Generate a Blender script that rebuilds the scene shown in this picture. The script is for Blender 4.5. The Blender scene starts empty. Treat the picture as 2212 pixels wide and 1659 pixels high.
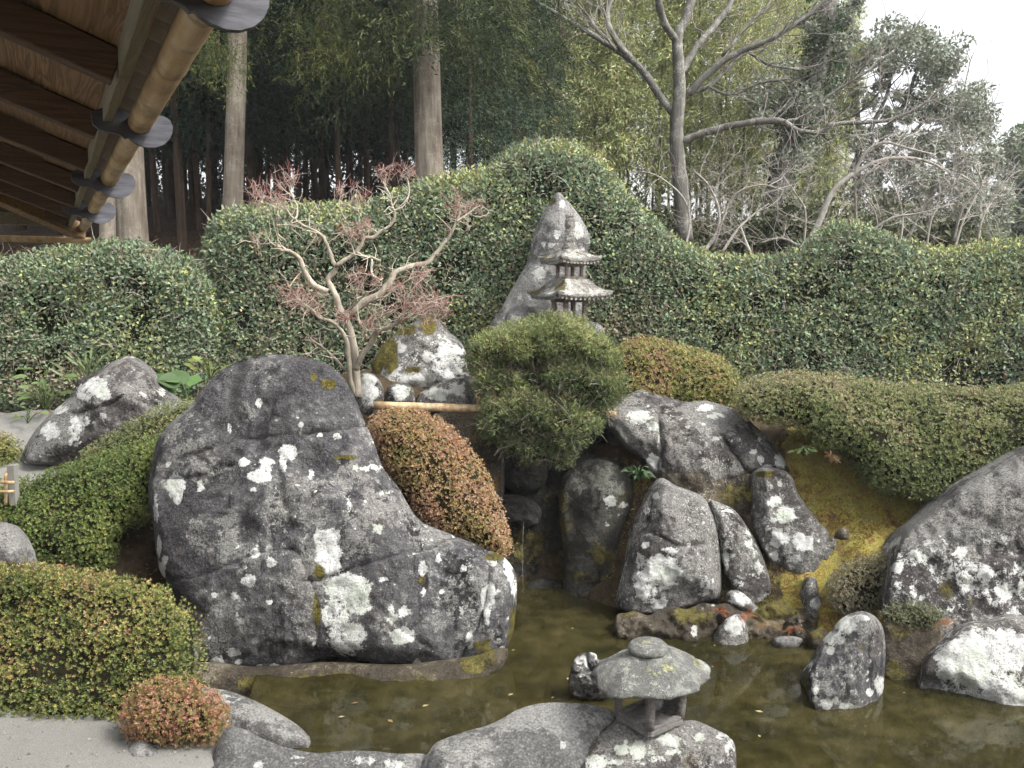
import bpy, math, random
import numpy as np
from mathutils import Vector, Matrix

# ---------------------------------------------------------------- camera, sky, sun, exposure
SC = bpy.context.scene
COL = SC.collection
W, H, F = 2212.0, 1659.0, 1900.0          # measuring frame of the photograph and its focal length
CX, CY, HZ, EYE = 1106.0, 829.5, 640.0, 2.4
TH = math.atan((CY - HZ) / F)
CT, ST = math.cos(TH), math.sin(TH)

cam = bpy.data.objects.new('camera', bpy.data.cameras.new('camera'))
COL.objects.link(cam)
cam.location = (0, 0, EYE)
cam.rotation_euler = (math.pi / 2 - TH, 0, 0)
cam.data.sensor_width = 36.0
cam.data.lens = 36.0 * F / W
cam.data.clip_end = 2000
cam.data.clip_start = 0.02
SC.camera = cam

SUN_EL, SUN_AZ = math.radians(50), math.radians(118)     # azimuth measured from +Y towards +X
world = bpy.data.worlds.new('World')
SC.world = world
world.use_nodes = True
wt = world.node_tree
for n in list(wt.nodes): wt.nodes.remove(n)
wo = wt.nodes.new('ShaderNodeOutputWorld')
wb = wt.nodes.new('ShaderNodeBackground')
sky = wt.nodes.new('ShaderNodeTexSky')
sky.sky_type = 'NISHITA'
sky.sun_disc = False
sky.sun_elevation = SUN_EL
sky.sun_rotation = SUN_AZ
sky.dust_density = 5.0
sky.ozone_density = 1.0
hs = wt.nodes.new('ShaderNodeHueSaturation')           # a thin even cloud layer greys the sky
hs.inputs['Saturation'].default_value = 0.16
wt.links.new(sky.outputs[0], hs.inputs['Color'])
wt.links.new(hs.outputs[0], wb.inputs['Color'])
wb.inputs['Strength'].default_value = 0.15
wt.links.new(wb.outputs[0], wo.inputs['Surface'])

sun = bpy.data.objects.new('sun', bpy.data.lights.new('sun', 'SUN'))
COL.objects.link(sun)
sun.data.energy = 1.5
sun.data.angle = math.radians(12)
sun.data.color = (1.0, 0.965, 0.91)
sd = Vector((math.sin(SUN_AZ) * math.cos(SUN_EL), math.cos(SUN_AZ) * math.cos(SUN_EL), math.sin(SUN_EL)))
sun.rotation_euler = (-sd).to_track_quat('-Z', 'Y').to_euler()
sun.location = (4, -2, 12)

SC.view_settings.view_transform = 'Standard'
SC.view_settings.look = 'None'
SC.view_settings.exposure = 1.5
SC.view_settings.gamma = 1.0
SC.view_settings.use_curve_mapping = False
SC.render.engine = 'CYCLES'
SC.cycles.max_bounces = 6
SC.cycles.diffuse_bounces = 3
SC.cycles.glossy_bounces = 2
SC.cycles.transmission_bounces = 4
SC.cycles.transparent_max_bounces = 6
SC.cycles.volume_bounces = 0
SC.cycles.caustics_reflective = False
SC.cycles.caustics_refractive = False
SC.cycles.use_denoising = True
SC.cycles.use_adaptive_sampling = True
SC.cycles.adaptive_threshold = 0.03

# ---------------------------------------------------------------- numeric helpers
rng = np.random.default_rng(11)
A_ = np.asarray

def ray(x, y):
    a = (A_(x, float) - CX) / F
    b = -(A_(y, float) - CY) / F
    return a, CT + b * ST, -ST + b * CT

def P(x, y, Y):
    a, dy, dz = ray(x, y)
    t = Y / dy
    return np.stack(np.broadcast_arrays(a * t, Y + 0 * t, EYE + dz * t), -1)

def Ppl(x, y, Y0, lean, z0):                # on the leaning plane Y = Y0 + lean*(z-z0)
    a, dy, dz = ray(x, y)
    t = (Y0 + lean * (EYE - z0)) / (dy - lean * dz)
    return np.stack([a * t, dy * t, EYE + dz * t], -1)

def G(x, y, z):
    a, dy, dz = ray(x, y)
    t = (z - EYE) / dz
    return np.stack([a * t, dy * t, EYE + dz * t], -1)

def proj(V):
    V = A_(V)
    fw = V[..., 1] * CT - (V[..., 2] - EYE) * ST
    up = V[..., 1] * ST + (V[..., 2] - EYE) * CT
    return CX + V[..., 0] / fw * F, CY - up / fw * F

# crop frames used while measuring: crop pixels -> frame pixels
def cB(*p): return [(313.4 + q[0] * .4555, 755.8 + q[1] * .4555) + tuple(v * .4555 if i < 2 else v for i, v in enumerate(q[2:])) for q in p]
def cC(*p): return [(1069.2 + q[0] * .3777, 811.1 + q[1] * .3777) + tuple(v * .3777 if i < 2 else v for i, v in enumerate(q[2:])) for q in p]
def cM(*p): return [(506.9 + q[0] * .311, 341.0 + q[1] * .311) + tuple(v * .311 if i < 2 else v for i, v in enumerate(q[2:])) for q in p]
def cR(*p): return [(1474.7 + q[0] / 3, 1106. + q[1] / 3) + tuple(v / 3 if i < 2 else v for i, v in enumerate(q[2:])) for q in p]
def cL(*p): return [(q[0] * .18334, 737.4 + q[1] * .18334) + tuple(v * .18334 if i < 2 else v for i, v in enumerate(q[2:])) for q in p]

_perm = np.random.default_rng(5).permutation(256).astype(np.int64)
_perm = np.concatenate([_perm, _perm, _perm])
_g = np.random.default_rng(6).normal(size=(256, 3)); _g /= np.linalg.norm(_g, axis=1, keepdims=True)

def noise(p, seed=0):
    p = A_(p, float) + seed * 17.31
    i = np.floor(p).astype(np.int64); f = p - i; i &= 255
    u = f * f * f * (f * (f * 6 - 15) + 10)
    out = 0
    for dx in (0, 1):
        wx = u[:, 0] if dx else 1 - u[:, 0]
        hx = _perm[i[:, 0] + dx]
        for dy in (0, 1):
            wy = wx * (u[:, 1] if dy else 1 - u[:, 1])
            hy = _perm[hx + i[:, 1] + dy]
            for dz in (0, 1):
                w = wy * (u[:, 2] if dz else 1 - u[:, 2])
                g = _g[_perm[hy + i[:, 2] + dz]]
                out = out + w * (g[:, 0] * (f[:, 0] - dx) + g[:, 1] * (f[:, 1] - dy) + g[:, 2] * (f[:, 2] - dz))
    return out * 1.5

def fbm(p, octv=4, seed=0, rough=.5):
    o, a, s = 0, 1., 1.
    for k in range(octv):
        o = o + a * noise(p * s, seed + k * 3.1); a *= rough; s *= 2.03
    return o

def unit(v):
    return v / np.maximum(np.linalg.norm(v, axis=-1, keepdims=True), 1e-9)

def seg_dist(p, poly, closed=True):          # p (N,2), poly (M,2): distance and nearest point
    a = A_(poly, float); b = np.roll(a, -1, 0) if closed else a[1:]
    if not closed: a = a[:-1]
    best = np.full(len(p), 1e18); near = np.zeros((len(p), 2))
    for s, e in zip(a, b):
        d = e - s; L = d @ d
        t = np.clip(((p - s) @ d) / max(L, 1e-12), 0, 1)
        q = s + t[:, None] * d
        dd = ((p - q) ** 2).sum(1)
        m = dd < best
        best[m] = dd[m]; near[m] = q[m]
    return np.sqrt(best), near

def inside(p, poly):
    r = np.zeros(len(p), bool); a = A_(poly); b = np.roll(a, -1, 0)
    for (x1, y1), (x2, y2) in zip(a, b):
        c = (y1 > p[:, 1]) != (y2 > p[:, 1])
        with np.errstate(divide='ignore', invalid='ignore'):
            xi = (x2 - x1) * (p[:, 1] - y1) / (y2 - y1) + x1
        r ^= c & (p[:, 0] < xi)
    return r

def smooth_loop(p, n=6):
    p = A_(p, float); out = []
    N = len(p)
    for i in range(N):
        p0, p1, p2, p3 = p[i - 1], p[i], p[(i + 1) % N], p[(i + 2) % N]
        for k in range(n):
            t = k / n
            out.append(.5 * (2 * p1 + (p2 - p0) * t + (2 * p0 - 5 * p1 + 4 * p2 - p3) * t * t + (3 * p1 - p0 - 3 * p2 + p3) * t ** 3))
    return A_(out)

def smooth_line(p, n=5):
    p = A_(p, float)
    q = np.vstack([2 * p[0] - p[1], p, 2 * p[-1] - p[-2]]); out = []
    for i in range(1, len(q) - 2):
        p0, p1, p2, p3 = q[i - 1], q[i], q[i + 1], q[i + 2]
        for k in range(n):
            t = k / n
            out.append(.5 * (2 * p1 + (p2 - p0) * t + (2 * p0 - 5 * p1 + 4 * p2 - p3) * t * t + (3 * p1 - p0 - 3 * p2 + p3) * t ** 3))
    out.append(p[-1])
    return A_(out)

# ---------------------------------------------------------------- mesh and object helpers
def mesh(name, V, faces, smooth=True, mat=None, **attrs):
    """faces: list of int arrays (M,3) / (M,4); attrs: float or colour arrays per vertex"""
    me = bpy.data.meshes.new(name)
    V = np.ascontiguousarray(V, np.float32)
    if not isinstance(faces, list): faces = [faces]
    faces = [np.ascontiguousarray(f, np.int32) for f in faces if len(f)]
    me.vertices.add(len(V)); me.vertices.foreach_set('co', V.ravel())
    nl = sum(f.size for f in faces); npol = sum(len(f) for f in faces)
    me.loops.add(nl); me.polygons.add(npol)
    me.loops.foreach_set('vertex_index', np.concatenate([f.ravel() for f in faces]))
    st, o = [], 0
    for f in faces:
        st.append(o + np.arange(len(f)) * f.shape[1]); o += f.size
    me.polygons.foreach_set('loop_start', np.concatenate(st).astype(np.int32))
    me.update(calc_edges=True)
    me.polygons.foreach_set('use_smooth', np.full(npol, bool(smooth)))
    for k, v in attrs.items():
        v = A_(v, np.float32)
        if v.ndim == 1:
            me.attributes.new(k, 'FLOAT', 'POINT').data.foreach_set('value', v)
        else:
            c = np.ones((len(v), 4), np.float32); c[:, :3] = v
            me.attributes.new(k, 'FLOAT_COLOR', 'POINT').data.foreach_set('color', c.ravel())
    if mat is not None: me.materials.append(mat)
    return me

def obj(name, me, parent=None, **props):
    o = bpy.data.objects.new(name, me); COL.objects.link(o)
    if parent is not None: o.parent = parent
    for k, v in props.items(): o[k] = v
    return o

def thing(name, label, category, group=None, loc=(0, 0, 0)):
    o = bpy.data.objects.new(name, None); COL.objects.link(o)
    o.location = loc; o.empty_display_size = .1
    o['label'] = label; o['category'] = category
    if group: o['group'] = group
    return o

def tag(o, label, category, group=None):
    o['label'] = label; o['category'] = category
    if group: o['group'] = group
    return o

class MB:
    """collects pieces into one mesh"""
    def __init__(s): s.V = []; s.F = {3: [], 4: []}; s.C = []; s.n = 0
    def add(s, V, F, col=None):
        V = A_(V, float); F = [F] if not isinstance(F, list) else F
        for f in F:
            f = A_(f)
            if len(f): s.F[f.shape[1]].append(f + s.n)
        s.V.append(V); s.n += len(V)
        if col is not None: s.C.append(np.broadcast_to(A_(col, float), (len(V), 3)))
        return s
    def mesh(s, name, mat, smooth=True, **kw):
        if s.C: kw['Col'] = np.concatenate(s.C)
        return mesh(name, np.concatenate(s.V), [np.concatenate(f) for f in s.F.values() if f], smooth, mat, **kw)

def tube(pts, rad, sides=6, cap=True):
    pts = A_(pts, float); n = len(pts)
    rad = np.broadcast_to(A_(rad, float), (n,))
    t = np.gradient(pts, axis=0); t = unit(t)
    ref = np.array([.3, .9, .2]) if abs(t[0] @ np.array([.3, .9, .2])) < .85 else np.array([1., 0, 0])
    u = unit(np.cross(t, ref)); v = np.cross(t, u)
    a = np.arange(sides) * 2 * np.pi / sides
    V = pts[:, None] + rad[:, None, None] * (np.cos(a)[None, :, None] * u[:, None] + np.sin(a)[None, :, None] * v[:, None])
    V = V.reshape(-1, 3)
    i = np.arange(n - 1)[:, None] * sides; j = np.arange(sides)[None]; k = (j + 1) % sides
    Fq = np.stack([i + j, i + k, i + sides + k, i + sides + j], -1).reshape(-1, 4)
    Ft = []
    if cap:
        V = np.vstack([V, pts[0], pts[-1]])
        m = len(V)
        j = np.arange(sides); k = (j + 1) % sides
        Ft = np.vstack([np.stack([k, j, np.full(sides, m - 2)], -1), np.stack([(n - 1) * sides + j, (n - 1) * sides + k, np.full(sides, m - 1)], -1)])
        return V, [Fq, Ft]
    return V, [Fq]

def bar(c, X, Y, Z, bev=.1):
    """bevelled box: centre, three half-axis vectors"""
    c, X, Y, Z = map(lambda q: A_(q, float), (c, X, Y, Z))
    V = []
    lens = [np.linalg.norm(q) for q in (X, Y, Z)]
    b = bev * min(lens)
    k = [1 - b / l for l in lens]
    # 24 verts: each face has 4
    Fq = []; idx = {}
    def vid(sx, sy, sz, ax):
        key = (sx, sy, sz, ax)
        if key not in idx:
            w = [k[0], k[1], k[2]]; w[ax] = 1
            V.append(c + sx * w[0] * X + sy * w[1] * Y + sz * w[2] * Z); idx[key] = len(V) - 1
        return idx[key]
    S = [(-1, -1), (1, -1), (1, 1), (-1, 1)]
    for s in (1, -1):
        o = S if s > 0 else S[::-1]
        Fq.append([vid(s, a, b_, 0) for a, b_ in o])
        Fq.append([vid(b_, s, a, 1) for a, b_ in o])
        Fq.append([vid(a, b_, s, 2) for a, b_ in o])
    for s1 in (1, -1):
        for s2 in (1, -1):
            Fq.append([vid(-1, s1, s2, 1), vid(1, s1, s2, 1), vid(1, s1, s2, 2), vid(-1, s1, s2, 2)])
            Fq.append([vid(s1, -1, s2, 0), vid(s1, 1, s2, 0), vid(s1, 1, s2, 2), vid(s1, -1, s2, 2)])
            Fq.append([vid(s1, s2, -1, 0), vid(s1, s2, 1, 0), vid(s1, s2, 1, 1), vid(s1, s2, -1, 1)])
    Ft = []
    for sx in (1, -1):
        for sy in (1, -1):
            for sz in (1, -1):
                Ft.append([vid(sx, sy, sz, 0), vid(sx, sy, sz, 1), vid(sx, sy, sz, 2)])
    return A_(V), [A_(Fq), A_(Ft)]

def lathe(prof, sides=24, centre=(0, 0, 0), wob=0, seed=0):
    prof = A_(prof, float); n = len(prof)
    a = np.arange(sides) * 2 * np.pi / sides
    V = np.stack([prof[:, None, 0] * np.cos(a), prof[:, None, 0] * np.sin(a), np.broadcast_to(prof[:, None, 1], (n, sides))], -1).reshape(-1, 3)
    if wob: V = V + wob * np.stack([noise(V * 9, seed + q) for q in (1, 2, 3)], -1)
    i = np.arange(n - 1)[:, None] * sides; j = np.arange(sides)[None]; k = (j + 1) % sides
    Fq = np.stack([i + j, i + k, i + sides + k, i + sides + j], -1).reshape(-1, 4)
    return V + A_(centre), [Fq]

# ---------------------------------------------------------------- solid bodies grown from an outline
def body(outline, Y0, lean=.15, T=.4, Tb=.4, R=.3, res=.02, amp=.03, fr=2.2, seed=0, cracks=(), bulges=(), pw=2.0, jag=.0, nsm=5, zref=None, ridged=0., flat=0., facet=0, chip=.0, fb=.7):
    """a solid whose silhouette plane stands at depth Y0 (leaning back by `lean`), T thick to the front and Tb to the back"""
    o = smooth_loop(outline, nsm) if nsm > 1 else A_(outline, float)
    if zref is None:
        b = o[np.argmax(o[:, 1])]
        zref = P(b[0], b[1], Y0)[2]
    poly3 = Ppl(o[:, 0], o[:, 1], Y0, lean, zref)
    poly = poly3[:, [0, 2]]
    if jag:
        q = np.c_[poly, np.zeros(len(poly))]
        poly = poly + jag * np.stack([noise(q * 6, seed + 40), noise(q * 6, seed + 41)], -1)
    lo, hi = poly.min(0) - res * 2, poly.max(0) + res * 2
    nx, nz = [int(q) + 1 for q in (hi - lo) / res]
    gx, gz = np.meshgrid(lo[0] + np.arange(nx) * res, lo[1] + np.arange(nz) * res, indexing='ij')
    p = np.c_[gx.ravel(), gz.ravel()]
    d, near = seg_dist(p, poly)
    ins = inside(p, poly)
    gi = ins.reshape(nx, nz)
    cell = gi[:-1, :-1] | gi[1:, :-1] | gi[1:, 1:] | gi[:-1, 1:]
    kg = np.zeros((nx, nz), bool)
    kg[:-1, :-1] |= cell; kg[1:, :-1] |= cell; kg[1:, 1:] |= cell; kg[:-1, 1:] |= cell
    keep = kg.ravel()
    p2 = np.where(ins[:, None], p, near); d = np.where(ins, d, 0.)
    dn = np.minimum(d / R, 1)
    prof = (1 - (1 - dn) ** pw) ** (1 / pw)
    if facet:                                          # flat broken faces: planes touching the swell at scattered points
        rr_ = np.random.default_rng(seed + 900)
        hp = prof.reshape(nx, nz) * T
        g0, g1 = np.gradient(hp, res)
        ii = np.flatnonzero((d > .12 * R)); ii = rr_.choice(ii, min(facet, len(ii)), replace=False)
        best = np.full(len(p2), 9.); sec = np.full(len(p2), 9.)
        for i_ in ii:
            a0, a1 = np.clip([g0.ravel()[i_], g1.ravel()[i_]], -2.5, 2.5) + rr_.normal(size=2) * .07
            v_ = hp.ravel()[i_] * rr_.uniform(.9, 1.03) + a0 * (p2[:, 0] - p2[i_, 0]) + a1 * (p2[:, 1] - p2[i_, 1])
            best = np.minimum(best, v_)
        prof = np.clip((1 - fb) * prof + fb * np.clip(best / T, .35 * prof, 1.12), 0, 1.15) * np.minimum(d / (.10 * R), 1)
    yp = Y0 + lean * (p2[:, 1] - zref)
    base = np.c_[p2[:, 0], yp, p2[:, 1]]
    px, py = proj(base)
    px_m = F / yp                                     # pixels per metre here
    nz_ = fbm(base * fr, 5, seed)
    if ridged: nz_ = nz_ - ridged * np.abs(noise(base * fr * 1.4, seed + 9)) * 2
    if flat:                                          # broken, flat-faced stone: terrace the swell of the noise
        s_ = noise(base * fr * .8, seed + 21) * 3
        nz_ = nz_ + flat * (np.round(s_) + .5 * np.tanh((s_ - np.round(s_)) * 5) - s_ * .3)
    off = prof * T + amp * nz_ * np.minimum(d / (.3 * R), 1)
    if chip:
        off = off - chip * (np.abs(noise(base * fr * 3.1, seed + 61)) + .5 * np.abs(noise(base * fr * 7.3, seed + 62))) * np.minimum(d / (.2 * R), 1)
    for bx, by, br, ba in bulges:
        off = off + ba * np.exp(-(((px - bx) ** 2 + (py - by) ** 2) / br ** 2)) * np.minimum(d / (.3 * R), 1)
    wob = noise(base * 8, seed + 50) * .4
    groove = np.zeros(len(p))
    for line, w, dep in cracks:                       # w, dep in metres
        ln = smooth_line([q[:2] for q in line], 4)
        dd, _ = seg_dist(np.c_[px, py] + np.c_[wob, noise(base * 8, seed + 51) * .4] * 14, ln, False)
        g = np.exp(-(dd / px_m / w) ** 2)
        off = off - dep * g; groove = np.maximum(groove, g)
    off = np.where(d > 0, off, 0)
    k = (1 - off / yp)[:, None]
    Vf = (base - (0, 0, EYE)) * k + (0, 0, EYE)       # swells towards the viewer
    nb = fbm(base * fr + 31, 3, seed)
    ob = prof * Tb + amp * nb * np.minimum(d / (.3 * R), 1) * (d > 0)
    Vb = base + np.c_[0 * d, ob, ob * np.minimum((base[:, 2] - EYE) / yp, 0) * 1.15]      # the back falls away out of sight
    id_ = np.full(len(p), -1); id_[keep] = np.arange(keep.sum())
    g = id_.reshape(nx, nz)
    q = np.stack([g[:-1, :-1], g[1:, :-1], g[1:, 1:], g[:-1, 1:]], -1).reshape(-1, 4)
    q = q[cell.ravel()]
    nf = keep.sum()
    # back sheet shares the rim
    rim = (d[keep] <= 0)
    idb = np.where(rim, np.arange(nf), nf + np.cumsum(~rim) - 1)
    V = np.vstack([Vf[keep], Vb[keep][~rim]])
    qb = idb[q][:, ::-1]
    return dict(V=V, Ff=q, Fb=qb, px=np.r_[px[keep], px[keep][~rim]], py=np.r_[py[keep], py[keep][~rim]],
                d=np.r_[d[keep], d[keep][~rim]], front=np.r_[np.ones(nf), np.zeros((~rim).sum())], groove=np.r_[groove[keep], np.zeros((~rim).sum())], nf=nf, poly=poly)

def blobs(B, lst, soft=.35):
    v = np.zeros(len(B['px']))
    for q in lst:
        x, y, rx, ry = q[:4]; s = q[4] if len(q) > 4 else 1.
        r = np.sqrt(((B['px'] - x) / rx) ** 2 + ((B['py'] - y) / ry) ** 2)
        v = np.maximum(v, s * np.clip((1 + soft - r) / (2 * soft), 0, 1))
    return v

def scatter(V, Fq, n, r):
    """n random points on quads: position and smooth normal"""
    a, b, c, d = (V[Fq[:, k]] for k in range(4))
    nn = np.cross(c - a, d - b)
    ar = np.linalg.norm(nn, axis=1)
    f = r.choice(len(Fq), n, p=ar / ar.sum())
    u, v = r.random(n)[:, None], r.random(n)[:, None]
    pos = (1 - u) * (1 - v) * a[f] + u * (1 - v) * b[f] + u * v * c[f] + (1 - u) * v * d[f]
    # smooth normals
    vn = np.zeros_like(V)
    for k in range(4): np.add.at(vn, Fq[:, k], nn)
    vn = unit(vn)
    nrm = unit(vn[Fq[f]].mean(1))
    return pos, nrm

def place(tv, tf, pos, dirs, nrm, scale):
    """copies of a template (y axis along dirs, z towards nrm)"""
    y = unit(dirs); x = unit(np.cross(y, nrm)); z = np.cross(x, y)
    Rm = np.stack([x, y, z], -1)
    V = np.einsum('nij,kj->nki', Rm, tv) * A_(scale).reshape(-1, 1, 1) + pos[:, None]
    n, k = len(pos), len(tv)
    Fs = (tf[None] + (np.arange(n) * k)[:, None, None]).reshape(-1, tf.shape[1])
    return V.reshape(-1, 3), Fs

def rnd_dirs(n, r):
    v = r.normal(size=(n, 3)); return unit(v)

# leaf templates (length 1 along +y)
LEAF_V = A_([[0, 0, 0], [.27, .45, .07], [0, .5, -.02], [-.27, .45, .07], [0, 1, -.08]], float)
LEAF_F = A_([[0, 1, 2], [1, 4, 2], [4, 3, 2], [3, 0, 2]])
HLEAF_V = A_([[0, 0, 0], [.27, .45, .07], [0, 1, -.06], [-.27, .45, .07]], float)
SLIM_V = A_([[0, 0, 0], [.12, .4, .04], [0, 1, -.12], [-.12, .4, .04]], float)
SLIM_F = A_([[0, 1, 2], [0, 2, 3]])

def rosette(k, r, spread=.9, wid=.17):
    """k small leaves standing round a shoot tip along +z"""
    V, Fc = [], []
    for i in range(k):
        a = 2 * np.pi * (i + r.random() * .5) / k; t = spread * (.55 + .6 * r.random()); L = .7 + .45 * r.random()
        d = A_([math.cos(a) * math.sin(t), math.sin(a) * math.sin(t), math.cos(t)])
        s = A_([-math.sin(a), math.cos(a), 0]); up = np.cross(d, s) * .06
        b = len(V)
        V += [d * .08, d * .55 * L + s * wid + up, d * L, d * .55 * L - s * wid + up]
        Fc += [[b, b + 1, b + 2], [b, b + 2, b + 3]]
    return A_(V), A_(Fc)
# ---------------------------------------------------------------- materials
class NT:
    def __init__(s, name):
        s.m = bpy.data.materials.new(name); s.m.use_nodes = True
        s.t = s.m.node_tree
        for n in list(s.t.nodes): s.t.nodes.remove(n)
        s.out = s.n('ShaderNodeOutputMaterial')
        s.co = s.n('ShaderNodeTexCoord').outputs['Object']
    def n(s, typ, **kw):
        nd = s.t.nodes.new(typ)
        for k, v in kw.items(): setattr(nd, k, v)
        return nd
    def set(s, sock, v):
        if isinstance(v, bpy.types.NodeSocket): s.t.links.new(v, sock)
        elif isinstance(v, (tuple, list)) and sock.type == 'RGBA': sock.default_value = tuple(v) + (1.,) * (4 - len(v))
        else: sock.default_value = v
    def attr(s, name, out='Fac'):
        return s.n('ShaderNodeAttribute', attribute_name=name).outputs[out]
    def math(s, op, a, b=None, c=None, clamp=False):
        nd = s.n('ShaderNodeMath', operation=op, use_clamp=clamp)
        s.set(nd.inputs[0], a)
        if b is not None: s.set(nd.inputs[1], b)
        if c is not None: s.set(nd.inputs[2], c)
        return nd.outputs[0]
    def noise(s, scale, detail=4., rough=.55, vec=None, out='Fac', dist=0.):
        nd = s.n('ShaderNodeTexNoise')
        s.set(nd.inputs['Vector'], vec or s.co); nd.inputs['Scale'].default_value = scale
        nd.inputs['Detail'].default_value = detail; nd.inputs['Roughness'].default_value = rough
        nd.inputs['Distortion'].default_value = dist
        return nd.outputs[out]
    def scaled(s, sx, sy, sz, rot=(0, 0, 0)):
        nd = s.n('ShaderNodeMapping'); s.set(nd.inputs['Vector'], s.co)
        nd.inputs['Scale'].default_value = (sx, sy, sz); nd.inputs['Rotation'].default_value = rot
        return nd.outputs[0]
    def vor(s, scale, out='Distance', vec=None, feat='F1', rnd=1.):
        nd = s.n('ShaderNodeTexVoronoi', feature=feat)
        s.set(nd.inputs['Vector'], vec or s.co); nd.inputs['Scale'].default_value = scale
        nd.inputs['Randomness'].default_value = rnd
        return nd.outputs[out]
    def step(s, v, lo, hi):                    # smooth 0..1 between lo and hi
        nd = s.n('ShaderNodeMapRange', interpolation_type='SMOOTHSTEP')
        s.set(nd.inputs['Value'], v); nd.inputs['From Min'].default_value = lo; nd.inputs['From Max'].default_value = hi
        return nd.outputs['Result']
    def mix(s, f, a, b, blend='MIX'):
        nd = s.n('ShaderNodeMix', data_type='RGBA', blend_type=blend)
        s.set(nd.inputs['Factor'], f); s.set(nd.inputs['A'], a); s.set(nd.inputs['B'], b)
        return nd.outputs['Result']
    def ramp(s, f, stops):
        nd = s.n('ShaderNodeValToRGB'); s.set(nd.inputs[0], f)
        cr = nd.color_ramp
        while len(cr.elements) < len(stops): cr.elements.new(.5)
        for e, (p, c) in zip(cr.elements, stops): e.position = p; e.color = tuple(c) + (1.,)
        return nd.outputs['Color']
    def bump(s, h, strength=.5, dist=.02, prev=None):
        nd = s.n('ShaderNodeBump'); s.set(nd.inputs['Height'], h)
        nd.inputs['Strength'].default_value = strength; nd.inputs['Distance'].default_value = dist
        if prev is not None: s.set(nd.inputs['Normal'], prev)
        return nd.outputs['Normal']
    def surf(s, col, rough=.8, normal=None, spec=.3, **kw):
        b = s.n('ShaderNodeBsdfPrincipled')
        s.set(b.inputs['Base Color'], col); s.set(b.inputs['Roughness'], rough)
        s.set(b.inputs['Specular IOR Level'], spec)
        if normal is not None: s.set(b.inputs['Normal'], normal)
        for k, v in kw.items(): s.set(b.inputs[k], v)
        s.t.links.new(b.outputs[0], s.out.inputs[0])
        return s.m

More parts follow.
